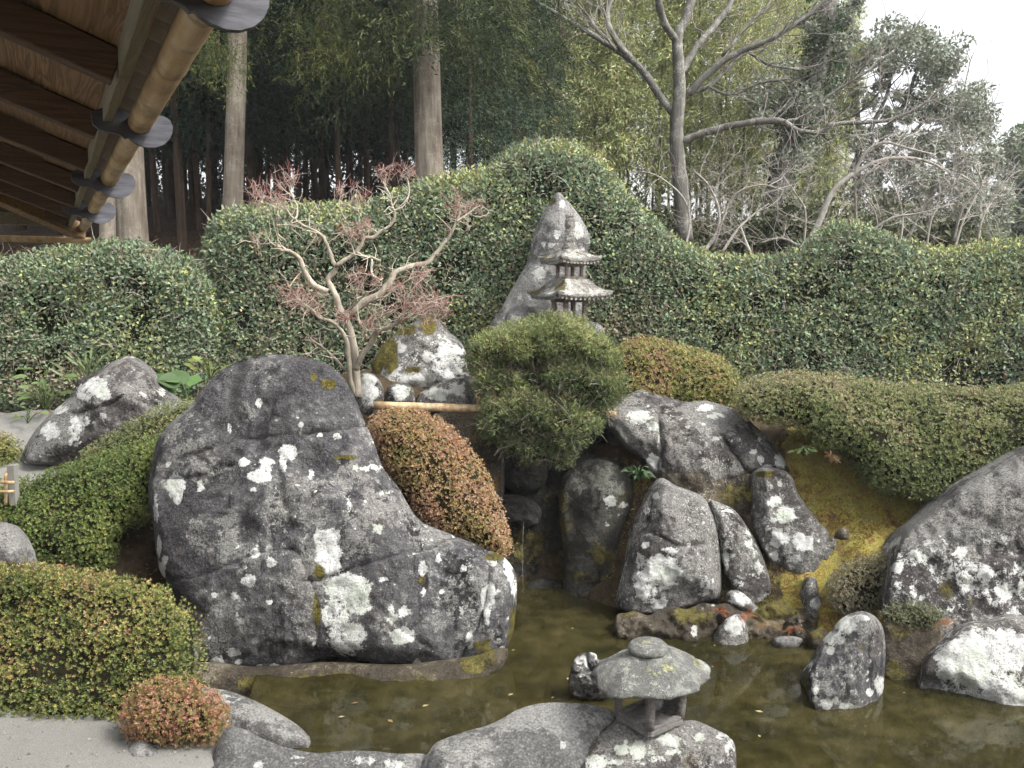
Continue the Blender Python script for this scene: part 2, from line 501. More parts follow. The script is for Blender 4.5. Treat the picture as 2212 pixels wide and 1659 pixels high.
def rock_mat(name, dark=(.030, .028, .031), mid=(.085, .079, .082), pale=(.21, .205, .19), white=(.52, .52, .495), wear=.5, specks=.5, spots=.3, mossc=(.095, .080, .018), warm=.25, brown=(.10, .065, .035), wet=0., sc=1., patch=.0, streaks=.8):
    """weathered stone: dark body, grey crust, white lichen; attributes lichen / crust / moss / groove carry marks with a shape of their own"""
    t = NT(name)
    nb = t.noise(1.1 * sc, 5, .6); nm = t.noise(4.5 * sc, 8, .65); nf = t.noise(21 * sc, 8, .72); ng = t.noise(75 * sc, 5, .7); nx = t.noise(190 * sc, 2, .6)
    np_ = t.noise(2.6 * sc, 9, .72, dist=.4)
    cen = lambda v, k: t.math('MULTIPLY', t.math('SUBTRACT', v, .5), k)
    add = lambda *v: v[0] if len(v) == 1 else t.math('ADD', v[0], add(*v[1:]))
    streak = t.noise(1.0, 6, .65, vec=t.scaled(7 * sc, 7 * sc, 1.0 * sc))
    body = t.step(add(cen(nm, 1.2), cen(nf, .9), cen(nb, 1.2)), -.22, .22)
    col = t.mix(body, dark, mid)
    col = t.mix(t.step(ng, .42, .7), col, t.mix(.5, col, tuple(min(1, c * 2.0) for c in mid)))
    col = t.mix(t.math('MULTIPLY', t.step(add(cen(streak, 1.), cen(nb, .5)), .05, .13), streaks), col, tuple(c * .4 for c in dark))
    col = t.mix(t.math('MULTIPLY', t.step(add(cen(np_, 1.), cen(nm, .4)), .05, .16), warm), col, brown)
    # grey crust, blotchy and grainy
    cr = add(cen(nf, 1.3), cen(nm, .9), cen(nb, 1.3), t.math('MULTIPLY', t.attr('crust'), .30))
    crm = t.step(cr, .17 - .30 * wear, .26 - .30 * wear)
    crm = t.math('MULTIPLY', crm, t.step(add(cen(ng, 1.), cen(nx, .6)), -.16, .06))
    col = t.mix(crm, col, t.mix(ng, tuple(c * .6 for c in pale), tuple(min(1, c * 1.25) for c in pale)))
    # fine pale specks
    sp = t.step(add(cen(ng, 1.0), cen(nf, .8), cen(nb, .5)), .23 - .10 * specks, .28 - .10 * specks)
    col = t.mix(t.math('MULTIPLY', sp, .8), col, tuple(c * .85 for c in white))
    # small round lichen discs
    wv = t.n('ShaderNodeVectorMath', operation='ADD'); t.set(wv.inputs[0], t.co)
    off = t.n('ShaderNodeVectorMath', operation='SCALE'); t.set(off.inputs[0], t.noise(30 * sc, 3, .6, out='Color')); off.inputs['Scale'].default_value = .05 / sc
    t.set(wv.inputs[1], off.outputs[0])
    disc = None
    for vs, thr in ((7., .30), (16., .34)):
        nd = t.n('ShaderNodeTexVoronoi'); t.set(nd.inputs['Vector'], wv.outputs[0]); nd.inputs['Scale'].default_value = vs * sc
        sep = t.n('ShaderNodeSeparateColor'); t.set(sep.inputs[0], nd.outputs['Color'])
        rad = t.math('MULTIPLY', t.math('POWER', sep.outputs[0], 6.), thr * spots / .3)
        mk = t.step(t.math('SUBTRACT', t.math('MULTIPLY', rad, t.step(add(cen(nb, 1.), cen(nm, .5)), -.12, .12)), nd.outputs['Distance']), -.01, .03)
        disc = mk if disc is None else t.math('MAXIMUM', disc, mk)
    # placed lichen: ragged rim, peppered inside
    la = t.attr('lichen')
    li = add(la, cen(nm, 1.5), cen(nf, 2.3), cen(ng, 1.0))
    lim = t.math('MULTIPLY', t.step(li, .44, .68), t.step(la, .02, .12))
    if patch:
        lim = t.math('MAXIMUM', lim, t.step(add(cen(np_, 1.6), cen(nf, 1.1), cen(ng, .5)), .42 - .32 * patch, .48 - .32 * patch))
    lim = t.math('MAXIMUM', lim, disc)
    lim = t.math('MULTIPLY', lim, t.math('SUBTRACT', 1., t.math('MULTIPLY', t.step(add(cen(ng, 1.1), cen(nx, .6), cen(nm, -.5)), .05, .18), .85)))
    wc = t.mix(t.step(add(cen(nf, 1.), cen(nx, .5)), -.2, .2), tuple(c * .70 for c in white), white)
    wc = t.mix(t.math('MULTIPLY', t.step(add(cen(np_, 1.), cen(nm, .6)), -.02, .16), .7), wc, (white[0] * .58, white[1] * .64, white[2] * .54))
    col = t.mix(lim, col, wc)
    # dark joints, then moss
    col = t.mix(t.math('MULTIPLY', t.step(add(t.attr('groove'), cen(nf, 1.2)), .5, .98), .6), col, tuple(c * .5 for c in dark))
    ma = t.attr('moss')
    mo = add(ma, cen(nm, 2.2), cen(nf, 1.8), cen(ng, .8))
    mom = t.math('MULTIPLY', t.step(mo, .5, .72), t.step(ma, .02, .15))
    col = t.mix(mom, col, t.mix(t.step(add(cen(ng, 1.), cen(nf, 1.)), -.2, .25), tuple(c * .4 for c in mossc), tuple(c * 1.45 for c in mossc)))
    h = add(t.math('MULTIPLY', nm, 1.5), t.math('MULTIPLY', nf, .75), t.math('MULTIPLY', ng, .18), t.math('MULTIPLY', lim, .05), t.math('MULTIPLY', mom, .12))
    nr = t.bump(h, 1.0, .04)
    return t.surf(col, .92 - wet, nr, spec=.2 + wet * .6)

M = {}
M['boulder'] = rock_mat('boulder_stone', dark=(.027, .026, .0275), mid=(.088, .085, .0865), white=(.6, .6, .575), spots=.27, specks=.28, wear=.24, patch=.14)
M['rock'] = rock_mat('grey_stone', dark=(.036, .032, .031), mid=(.095, .088, .085), white=(.6, .6, .575), wear=.5, specks=.7, spots=.33, patch=.45, warm=.35)
M['rock_white'] = rock_mat('lichen_stone', dark=(.045, .040, .037), mid=(.11, .103, .097), white=(.6, .6, .575), wear=.65, specks=1., spots=.4, patch=.8, warm=.3)
M['rock_pale'] = rock_mat('pale_stone', dark=(.075, .073, .071), mid=(.15, .147, .142), pale=(.27, .265, .25), wear=.55, specks=.55, spots=.22, warm=.1, patch=.25, streaks=.3)
M['rock_brown'] = rock_mat('brown_wet_stone', dark=(.024, .019, .013), mid=(.065, .052, .034), pale=(.16, .14, .10), wear=.35, specks=.35, spots=.12, warm=.9, brown=(.12, .075, .03), wet=.2, patch=.1)
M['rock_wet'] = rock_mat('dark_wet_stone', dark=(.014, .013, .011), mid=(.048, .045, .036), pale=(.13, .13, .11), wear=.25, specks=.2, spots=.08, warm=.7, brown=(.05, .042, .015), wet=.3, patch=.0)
M['rock_shade_black'] = rock_mat('shade_black_wet_stone', dark=(.006, .006, .005), mid=(.016, .015, .012), pale=(.03, .03, .025), wear=.1, specks=.0, spots=.0, warm=.5, brown=(.02, .016, .008), wet=.35)  # wet stone with the narrow grotto's shade put into its near-black colour
M['lantern'] = rock_mat('lantern_stone', dark=(.11, .11, .102), mid=(.19, .19, .178), pale=(.30, .31, .275), white=(.5, .5, .46), wear=.6, specks=.8, spots=.12, warm=.05, mossc=(.34, .34, .2), sc=2.2, patch=.85, streaks=.0)
M['lantern_smooth'] = rock_mat('lantern_cut_stone', dark=(.13, .118, .11), mid=(.20, .185, .172), pale=(.25, .235, .225), white=(.36, .35, .33), wear=.3, specks=.1, spots=.03, warm=.1, sc=2., streaks=.1)
M['pagoda'] = rock_mat('pagoda_stone', dark=(.12, .11, .10), mid=(.26, .245, .22), pale=(.42, .41, .375), white=(.6, .6, .57), wear=.65, specks=.6, spots=.2, warm=.2, brown=(.18, .12, .09), sc=2., patch=.5, streaks=.3)
M['pagoda_box'] = rock_mat('pagoda_cut_stone', dark=(.17, .14, .12), mid=(.30, .25, .215), pale=(.40, .36, .32), wear=.4, specks=.3, spots=.06, warm=.3, brown=(.20, .13, .10), sc=2., streaks=.2)

def leaf_mat(name, rough=.45, trans=.25, spec=.45, back=None, var=.0):
    t = NT(name)
    c = t.attr('Col', 'Color')
    b = t.n('ShaderNodeBsdfPrincipled'); t.set(b.inputs['Base Color'], c)
    b.inputs['Roughness'].default_value = rough; b.inputs['Specular IOR Level'].default_value = spec
    tr = t.n('ShaderNodeBsdfTranslucent')
    t.set(tr.inputs[0], t.mix(.5, c, (.5, .55, .12), 'MULTIPLY') if False else c)
    mx = t.n('ShaderNodeMixShader'); mx.inputs[0].default_value = trans
    t.t.links.new(b.outputs[0], mx.inputs[1]); t.t.links.new(tr.outputs[0], mx.inputs[2])
    t.t.links.new(mx.outputs[0], t.out.inputs[0])
    return t.m
M['leaf_gloss'] = leaf_mat('glossy_leaf', .5, .22, .28)
M['leaf'] = leaf_mat('leaf', .5, .28, .4)
M['needle'] = leaf_mat('needle', .6, .25, .25)
M['twig'] = leaf_mat('twig_bark', .8, .0, .2)

def bark_mat(name, a, b, c, vert=.35, sc=1., lich=.0, bump=.6):
    t = NT(name)
    v = t.scaled(14 * sc, 14 * sc, 1.6 * sc)
    n = t.noise(1., 6, .65, vec=v); m = t.noise(3 * sc, 5, .6); f = t.noise(40 * sc, 4, .7)
    col = t.ramp(t.math('ADD', t.math('MULTIPLY', n, .65), t.math('MULTIPLY', m, .35)), [(.34, a), (.5, b), (.66, c)])
    if lich:
        col = t.mix(t.math('MULTIPLY', t.step(t.math('ADD', t.math('MULTIPLY', f, .5), t.math('MULTIPLY', t.noise(6 * sc, 5, .65), .5)), .52, .6), lich), col, (.42, .42, .38))
    h = t.math('ADD', n, t.math('MULTIPLY', f, .25))
    return t.surf(col, .9, t.bump(h, bump, .03), spec=.15)
M['cedar_bark'] = bark_mat('cedar_bark', (.10, .078, .058), (.20, .17, .135), (.34, .31, .255), lich=.25)
M['cedar_dark'] = bark_mat('cedar_bark_dark', (.035, .024, .017), (.07, .048, .034), (.12, .088, .062))
M['maple_bark'] = bark_mat('maple_bark', (.16, .13, .10), (.28, .245, .19), (.40, .365, .29), sc=2., lich=.35, bump=.35)
M['tree_bark'] = bark_mat('tree_bark', (.07, .067, .058), (.135, .13, .115), (.22, .215, .19), lich=.5)

def plain(name, col, rough=.85, var=.25, sc=8., bump=.3, spec=.2):
    t = NT(name); n = t.noise(sc, 5, .6)
    c = t.mix(n, tuple(q * (1 - var) for q in col), tuple(q * (1 + var) for q in col))
    return t.surf(c, rough, t.bump(t.noise(sc * 6, 4, .65), bump, .02), spec)
M['core'] = plain('inner_twigs', (.028, .026, .015), .95, .6, 30., .8, .05)
M['core_hedge'] = plain('inner_hedge', (.020, .026, .014), .95, .6, 26., .8, .05)
# ---------------------------------------------------------------- ground and water
CTRL = A_([
    # near shore and gravel court
    (-6, 1, .17), (-3, 1, .17), (0, 1, .17), (3, 1, .1), (6, 1, .2), (-6, 3, .2), (-3, 3, .17), (-1.5, 3.2, .17), (-.8, 3.4, .1), (0, 3.2, .0), (.8, 3.5, -.2), (2, 3.0, -.35), (4, 2.6, .0), (6, 3, .3),
    (-2.4, 4.0, .18), (-1.7, 4.0, .17), (-1.42, 4.15, .15), (-1.2, 4.15, .03), (-.8, 4.05, -.05), (-.3, 4.0, -.1), (-.5, 4.3, -.25), (-1.05, 4.5, -.2), (.1, 4.2, -.25), (-1.9, 4.5, .13), (-2.6, 4.7, .15), (-1.55, 4.6, .08), (-1.35, 4.8, -.15), (-3.5, 4.2, .22), (-5, 4.5, .4), (-2.0, 4.8, .1),
    # pond
    (-.85, 4.75, -.3), (-.6, 5.0, -.35), (-.2, 4.7, -.35), (0, 5.2, -.38), (.4, 4.8, -.38), (.8, 4.4, -.38), (1.3, 5.2, -.38), (2., 4.4, -.4), (1.6, 4.8, -.4), (3., 4.0, -.4), (.5, 5.8, -.35), (1.2, 5.6, -.35), (1.9, 5.2, -.3), (.3, 6.4, -.3), (.25, 6.9, -.28), (.3, 7.25, -.2), (-.2, 5.4, -.3), (-1., 5.25, -.3), (-1.4, 5.2, -.2), (-.6, 5.35, -.3), (2.6, 4.7, -.35), (4.2, 4.2, -.3),
    # left bank under the boulder and the shrubs
    (-1.85, 5.1, -.1), (-2.2, 5.3, .05), (-1.5, 5.6, -.15), (-.9, 5.65, -.25), (-.4, 5.7, -.25), (-2.8, 5.4, .35), (-4, 5.6, .6), (-1.8, 5.9, -.05), (-1.1, 6.1, .1), (-.5, 6.1, .05), (-.25, 6.1, -.25), (-2.3, 6.0, .25), (-3.2, 6.4, .75), (-4.2, 7.0, 1.0), (-2.6, 7.0, .95), (-1.3, 6.6, 1.0), (-.7, 6.5, .5), (-.2, 6.6, -.1),
    (-3.6, 8.2, 1.1), (-4.8, 8.6, 1.08), (-6, 8, 1.08), (-2.6, 8.2, 1.3), (-1.3, 7.1, 1.60), (-.8, 7.3, 1.5), (-.4, 7.5, 1.45), (-.1, 7.3, .2), (-.15, 7.65, 1.35), (.2, 7.75, 1.4), (.55, 7.7, 1.35),
    # right bank, rockery and moss slope
    (.8, 6.3, -.25), (1.3, 6.05, -.35), (1.9, 5.95, -.35), (2.3, 5.6, -.3), (1.2, 6.3, -.15), (1.8, 6.15, -.1), (2.2, 5.95, .05), (.95, 6.75, .3), (1.4, 6.5, .25), (1.9, 6.3, .12), (2.35, 6.05, .2), (1.0, 7.1, .8), (1.5, 6.9, .75), (2.1, 6.7, .62), (2.6, 6.4, .62), (1.1, 7.5, 1.25), (1.8, 7.4, 1.28), (2.6, 7.2, 1.15), (3.3, 6.5, .75), (2.6, 5.6, .0), (3.0, 5.4, .05), (3.6, 5.2, .2), (3.2, 6.0, .4), (4.5, 5.5, .7), (5.5, 6.5, 1.2), (4.2, 7.2, 1.15),
    # terrace at the hedge
    (-6, 9.8, 1.3), (-4, 9.6, 1.35), (-2, 9.2, 1.5), (0, 8.6, 1.55), (2, 8.6, 1.4), (4, 8.4, 1.22), (6, 8.4, 1.2), (4, 9.4, 1.25), (6, 9.4, 1.25), (8, 8, 1.4), (-8, 9, 1.2), (-3, 11, 1.8), (0, 11, 1.8), (3, 11, 1.8), (6, 11, 1.8), (-6, 11.4, 2.0),
    # hillside behind
    (-6, 13, 2.9), (-3, 13, 2.9), (0, 13, 2.7), (4, 13, 2.3), (8, 13, 2.2), (-8, 17, 3.9), (-4, 17, 3.9), (0, 17, 3.7), (5, 17, 2.9), (10, 16, 2.6), (-8, 25, 5.1), (-3, 25, 5.0), (2, 25, 5.0), (8, 25, 4.0), (16, 24, 3.0), (-10, 34, 5.2), (0, 34, 5.6), (10, 34, 5.2), (20, 34, 4), (-25, 30, 4), (-20, 12, 2.5), (-12, 6, 1.0), (14, 8, 1.4), (12, 3, .4), (-12, 0, .3), (0, -6, .3), (12, -6, .3), (-14, -8, .3),
    (-60, 60, 5), (0, 60, 5.5), (60, 60, 5), (80, 10, 3), (-80, 10, 3), (0, -60, .3), (120, 150, 5), (-120, 150, 5), (0, 200, 5), (250, 0, 3), (-250, 0, 3), (0, -250, 0), (300, 300, 5), (-300, 300, 5), (300, -300, 0), (-300, -300, 0)], float)
_D = np.linalg.norm(CTRL[:, None, :2] - CTRL[None, :, :2], axis=2)
_n = len(CTRL)
_Mx = np.zeros((_n + 1, _n + 1)); _Mx[:_n, :_n] = _D - .004 * np.eye(_n); _Mx[:_n, _n] = 1; _Mx[_n, :_n] = 1
_Wt = np.linalg.solve(_Mx, np.r_[CTRL[:, 2], 0])

def ground_z(x, y):
    x, y = np.atleast_1d(A_(x, float)).ravel(), np.atleast_1d(A_(y, float)).ravel()
    out = np.full(len(x), _Wt[-1])
    for k in range(_n):
        out += _Wt[k] * np.hypot(x - CTRL[k, 0], y - CTRL[k, 1])
    q = np.c_[x, y, 0 * x]
    far = np.clip((y - 9) / 6, 0, 1)
    slope = np.clip((x - .7) / .3, 0, 1) * np.clip((y - 5.9) / .2, 0, 1) * np.clip((7.6 - y) / .4, 0, 1) + .7 * np.clip((-x - 1.4) / .3, 0, 1) * np.clip((y - 5.0) / .2, 0, 1) * np.clip((7.2 - y) / .4, 0, 1)
    gravel = np.clip((4.9 - y) / .3, 0, 1) * (x < -.6)
    return out + (1 - .8 * gravel) * (.035 * fbm(q * 2.3, 4, 3) + far * .12 * noise(q * .7, 8)) + slope * (.10 * noise(q * (2.6, 1.5, 1), 31) - .07 * np.abs(noise(q * (6, 3.5, 1), 32)) + .03 * noise(q * 13, 33))

def gz(x, y): return float(ground_z(x, y)[0])

def axis(fine, lo, hi, step, ext):
    c = np.arange(lo, hi + 1e-6, step)
    r = [hi + step]
    while r[-1] < ext: r.append(r[-1] + max(step, (r[-1] - hi) * .22))
    l = [lo - step]
    while l[-1] > -ext: l.append(l[-1] - max(step, (lo - l[-1]) * .22))
    return np.r_[l[::-1], c, r]
gx_, gy_ = axis(1, -6.0, 6.0, .066, 300), axis(1, 2.8, 10.5, .066, 300)
GX, GY = np.meshgrid(gx_, gy_, indexing='ij')
gzv = ground_z(GX.ravel(), GY.ravel())
Vg = np.c_[GX.ravel(), GY.ravel(), gzv]
n0, n1 = GX.shape
I = np.arange(n0 * n1).reshape(n0, n1)
Fg = np.stack([I[:-1, :-1], I[1:, :-1], I[1:, 1:], I[:-1, 1:]], -1).reshape(-1, 4)
gpx, gpy = proj(np.where(Vg[:, 1:2] > .5, Vg, (0, 1, 0)))
x_, y_, z_ = Vg.T
sm = lambda v, a, b: np.clip((v - a) / (b - a), 0, 1)
court = sm(-x_ - .25 * (4.3 - y_), 1.32, 1.42) * sm(4.85 - y_, 0, .15)
path = sm(-x_, 3.0, 3.2) * sm(y_, 6.6, 6.9) * sm(9.3 - y_, 0, .25)
grav = np.clip(np.maximum(court, path), 0, 1)
moss = sm(x_, .7, 1.0) * sm(y_, 5.6, 5.9) * sm(7.8 - y_, 0, .5)
moss *= 1 - .6 * ((gpx > 1330) & (gpx < 1700) & (gpy > 900) & (gpy < 1330))
moss = np.maximum(moss, .5 * sm(-np.abs(x_ + 1.9), -.6, -.2) * sm(z_, .0, .1) * sm(7.2 - y_, 0, .4) * sm(y_, 4.8, 5.2))
wood = sm(y_, 9.5, 11)

t = NT('garden_earth')
n1_ = t.noise(3, 6, .6); n2_ = t.noise(16, 6, .65); n3_ = t.noise(90, 4, .7); n4_ = t.noise(260, 2, .6)
soil = t.ramp(n2_, [(.3, (.028, .02, .012)), (.55, (.062, .046, .028)), (.75, (.11, .085, .055))])
mossc = t.ramp(t.math('ADD', t.math('MULTIPLY', n1_, .5), t.math('MULTIPLY', n2_, .5)), [(.36, (.08, .052, .026)), (.43, (.19, .115, .045)), (.49, (.33, .26, .065)), (.55, (.25, .24, .07)), (.61, (.27, .155, .06)), (.68, (.25, .22, .13))])
mossc = t.mix(t.step(n3_, .42, .58), t.mix(.45, mossc, (.02, .018, .006)), mossc)
mm = t.step(t.math('ADD', t.attr('moss'), t.math('MULTIPLY', t.math('SUBTRACT', n2_, .5), 1.1)), .4, .62)
col = t.mix(mm, soil, mossc)
gv = t.mix(t.step(n4_, .35, .65), (.14, .137, .125), (.25, .245, .225))
gv = t.mix(t.math('MULTIPLY', t.step(n3_, .55, .72), .35), gv, (.10, .097, .088))
gv = t.mix(t.math('MULTIPLY', t.step(n1_, .5, .75), .25), gv, (.115, .11, .10))
gm = t.step(t.math('ADD', t.attr('gravel'), t.math('MULTIPLY', t.math('SUBTRACT', n2_, .5), .6)), .4, .6)
col = t.mix(gm, col, gv)
lit = t.ramp(n2_, [(.3, (.022, .014, .009)), (.5, (.06, .038, .024)), (.7, (.11, .075, .045))])
col = t.mix(t.attr('wood'), col, lit)
h = t.math('ADD', t.math('MULTIPLY', n2_, .6), t.math('MULTIPLY', n3_, .3)); h = t.math('ADD', h, t.math('MULTIPLY', n4_, .12))
M['earth'] = t.surf(col, .95, t.bump(h, .8, .03), spec=.1)
obj('ground', mesh('ground', Vg, Fg, True, M['earth'], moss=moss, gravel=grav, wood=wood), kind='structure')

# pond surface: murky olive water, its own sheet at z = 0
t = NT('pond_water')
n1_ = t.noise(1.3, 5, .6); n2_ = t.noise(7, 8, .7)
c = t.ramp(t.math('ADD', t.math('MULTIPLY', n1_, .45), t.math('MULTIPLY', n2_, .55)), [(.38, (.013, .0125, .005)), (.48, (.027, .0245, .009)), (.56, (.045, .039, .015)), (.66, (.072, .057, .024))])
b = t.n('ShaderNodeBsdfPrincipled'); t.set(b.inputs['Base Color'], c)
b.inputs['Roughness'].default_value = .02; b.inputs['IOR'].default_value = 1.33
wv = t.noise(5, 3, .5, vec=t.scaled(1, 1.6, 1)); wv2 = t.noise(24, 2, .5, vec=t.scaled(1, 1.5, 1))
hh = t.math('ADD', t.math('MULTIPLY', wv, .8), t.math('MULTIPLY', wv2, .12))
t.set(b.inputs['Normal'], t.bump(hh, .035, .02))
tr = t.n('ShaderNodeBsdfTransparent'); tr.inputs[0].default_value = (.62, .56, .30, 1)
mx = t.n('ShaderNodeMixShader'); mx.inputs[0].default_value = .78
t.t.links.new(tr.outputs[0], mx.inputs[1]); t.t.links.new(b.outputs[0], mx.inputs[2]); t.t.links.new(mx.outputs[0], t.out.inputs[0])
M['water'] = t.m
pond = [(-1.45, 4.4), (-.7, 4.2), (.2, 3.3), (2., 2.4), (4.5, 2.2), (5.6, 4.2), (3.4, 5.6), (2.3, 6.2), (1.2, 6.6), (.75, 7.6), (-.1, 7.7), (-.25, 6.6), (-1.7, 5.75)]
pv = np.c_[A_(pond), np.zeros(len(pond))]; cv = pv.mean(0)
me = bpy.data.meshes.new('pond_water'); me.from_pydata([tuple(q) for q in pv] + [tuple(cv)], [], [(i, (i + 1) % len(pv), len(pv)) for i in range(len(pv))]); me.materials.append(M['water'])
obj('pond_water', me, kind='structure')

# ---------------------------------------------------------------- rocks
def rock(name, label, outline, Y0, mat='rock', lichen=(), crust=(), moss=(), category='rock', group=None, **kw):
    kw.setdefault('chip', .03); kw.setdefault('facet', 22)
    kw['res'] = kw['res'] * 1.18
    B = body(outline, Y0, **kw)
    V = B['V']
    o = obj(name, mesh(name, V, [B['Ff'], B['Fb']], True, M[mat], lichen=blobs(B, lichen), crust=blobs(B, crust, .5), moss=blobs(B, moss, .5), groove=B['groove']))
    LAST.update(B)
    return tag(o, label, category, group)
LAST = {}

R1 = cB((205, 1480), (185, 1350), (160, 1230), (110, 1110), (72, 1050), (52, 960), (38, 830), (18, 720), (15, 640), (30, 560), (50, 450), (80, 390), (150, 320), (210, 270), (260, 200), (300, 150), (370, 90), (470, 45), (560, 27), (640, 22), (720, 27), (800, 45), (870, 70), (930, 120), (970, 180), (1010, 260), (1040, 340), (1070, 400), (1092, 460), (1120, 540), (1150, 590), (1200, 650), (1240, 720), (1285, 790), (1340, 830), (1420, 862), (1500, 895), (1570, 922), (1625, 950), (1690, 975), (1735, 1020), (1762, 1090), (1758, 1250), (1735, 1370), (1680, 1450), (1600, 1500), (1500, 1525), (1400, 1522), (1250, 1512), (1100, 1508), (1000, 1480), (900, 1455), (840, 1470), (740, 1520), (620, 1545), (500, 1545), (400, 1535), (300, 1505))
rock('boulder', 'huge dark grey boulder with white lichen blotches standing at the left of the pond', R1, 5.62, 'boulder', T=.32, Tb=.75, R=.34, lean=.30, res=.014, amp=.05, fr=1.7, seed=3, pw=2.2, facet=40, chip=.035,
     lichen=cB((1645, 1000, 30, 30, .8), (1725, 1020, 24, 75), (1640, 1160, 26, 75, .85), (1745, 1110, 16, 65, .85), (1620, 1260, 16, 60), (1690, 1420, 25, 18, .9), (970, 1130, 106, 71), (1005, 1195, 88, 65), (900, 1260, 65, 83), (950, 1370, 106, 88, .85), (1220, 1355, 65, 39), (680, 480, 45, 39), (655, 530, 20, 50), (580, 540, 39, 33), (540, 600, 59, 30), (465, 535, 30, 24), (515, 665, 18, 12), (150, 640, 47, 47), (150, 700, 30, 35), (830, 890, 33, 45), (890, 885, 39, 39), (870, 960, 68, 71), (880, 1020, 57, 47), (600, 1005, 25, 27), (490, 1095, 35, 30), (420, 1435, 35, 22), (610, 1503, 27, 19), (445, 1480, 21, 15), (545, 1500, 17, 13), (340, 1475, 35, 18), (1315, 1040, 20, 41), (1390, 990, 14, 24), (540, 255, 17, 24), (65, 930, 13, 53), (97, 995, 14, 21), (80, 1050, 17, 59), (520, 965, 26, 21), (590, 940, 24, 8), (400, 370, 14, 35), (740, 355, 12, 12), (1495, 1240, 17, 35, .8), (1170, 1260, 21, 47, .8), (1230, 1240, 30, 30, .7), (1320, 1150, 14, 24), (910, 410, 24, 14), (830, 405, 21, 9), (1290, 1480, 21, 12), (240, 1425, 24, 35, .8), (50, 760, 14, 71, .8), (110, 540, 14, 13), (1608, 1180, 17, 71, .9), (1540, 1380, 17, 47, .9), (260, 650, 17, 30, .7), (1100, 850, 24, 30, .7), (970, 730, 12, 53, .7), (1080, 560, 59, 19, .7), (420, 1165, 26, 19, .8), (330, 1160, 21, 14, .8), (590, 1195, 21, 17, .8), (1000, 560, 14, 14), (790, 580, 19, 41, .7), (1130, 1090, 35, 14, .7)),
     crust=cB((210, 455, 65, 50), (250, 870, 70, 110), (390, 880, 60, 110), (350, 1300, 60, 100), (180, 360, 150, 120, .8), (480, 300, 60, 60, .8), (300, 560, 200, 60, .6), (800, 1000, 60, 100), (1000, 940, 90, 60, .8)),
     moss=cB((870, 165, 45, 25), (800, 125, 20, 20), (940, 510, 60, 9), (1310, 1095, 35, 25), (815, 1250, 22, 100, .8), (830, 1050, 30, 40, .7), (1745, 1330, 30, 120, .9), (1650, 985, 50, 20, .9), (1610, 1420, 60, 60, .7), (1560, 1500, 80, 20, .8)),
     cracks=[(cB((1625, 940), (1632, 1050), (1612, 1200), (1570, 1330), (1510, 1440), (1450, 1520)), .014, .03), (cB((150, 520), (270, 485), (350, 450), (470, 425), (600, 415), (750, 400), (870, 385), (1080, 370)), .010, .022), (cB((20, 600), (180, 610), (260, 595), (330, 565), (420, 545)), .009, .028),
             (cB((80, 1100), (220, 1075), (330, 1045), (420, 1010), (500, 975), (590, 945), (680, 935), (740, 985), (780, 1090), (815, 1200), (812, 1330), (815, 1500)), .010, .022), (cB((740, 1100), (850, 1085), (960, 1040), (1060, 1010), (1200, 970), (1330, 945), (1470, 890)), .012, .028),
             (cB((1070, 1180), (1140, 1250), (1200, 1310), (1300, 1380), (1430, 1460)), .012, .02), (cB((640, 560), (660, 700), (700, 850)), .03, .03), (cB((470, 60), (420, 240), (470, 330)), .06, .02), (cB((560, 700), (480, 760), (480, 900)), .05, .025)],
     bulges=[(cB((500, 1250))[0] + (130, .06)), (cB((1150, 1250))[0] + (130, .05)), (cB((600, 200))[0] + (110, -.05)), (cB((600, 760))[0] + (60, .03)), (cB((850, 700))[0] + (60, .04)), (cB((1350, 1150))[0] + (60, .03))])
rock('rock_ledge', 'low brown mossy rock ledge at the waterline under the huge boulder', [(395, 1455), (440, 1430), (560, 1440), (700, 1430), (860, 1435), (960, 1425), (1030, 1415), (1075, 1400), (1098, 1405), (1085, 1440), (1045, 1475), (985, 1515), (900, 1532), (700, 1536), (540, 1532), (430, 1520)], 5.40, 'rock_brown', T=.2, Tb=.6, R=.13, lean=.35, res=.016, amp=.035, fr=3, seed=9, category='rock',
     moss=[(560, 1475, 60, 22), (700, 1470, 90, 20, .8), (1040, 1400, 40, 50, .8), (1098, 1330, 22, 90), (1060, 1200, 40, 12), (1020, 1440, 30, 20), (860, 1470, 60, 18, .6)])
rock('rock', 'pointed grey rock with pale lichen beside the gravel path at the left', cL((1560, 172), (1690, 260), (1820, 400), (1880, 530), (2140, 690), (2200, 900), (1700, 1350), (730, 1480), (280, 1440), (320, 1200), (500, 950), (700, 760), (840, 640), (890, 520), (940, 440), (1110, 380), (1230, 290), (1390, 210)), 7.25, 'rock', T=.35, Tb=.5, R=.35, lean=.25, res=.018, amp=.05, fr=2, seed=14, fb=.88, facet=14, flat=.35,
     lichen=cL((1130, 530, 130, 110), (1000, 600, 110, 120, .85), (1240, 640, 70, 60), (600, 1060, 130, 110, .85), (930, 950, 130, 80, .8), (860, 1050, 90, 60, .8), (880, 1180, 90, 80, .7), (700, 800, 140, 60, .6), (1200, 880, 60, 50, .7), (1690, 620, 60, 50, .7), (1900, 600, 60, 60, .7), (600, 1330, 60, 30, .8)),
     crust=cL((600, 1000, 300, 300), (1600, 600, 200, 100)), cracks=[(cL((850, 850), (950, 840), (1120, 790), (1300, 740), (1470, 640), (1650, 700), (1850, 750)), .012, .04)], bulges=[cL((1030, 650))[0] + (35, .05)])
rock('rock', 'grey stone poking out between the azaleas at the left edge', [(-60, 1130), (0, 1126), (25, 1135), (45, 1165), (58, 1200), (52, 1235), (0, 1250), (-60, 1245)], 5.25, 'rock_pale', T=.18, Tb=.3, R=.2, res=.018, amp=.03, seed=17, crust=[(10, 1150, 40, 30)])
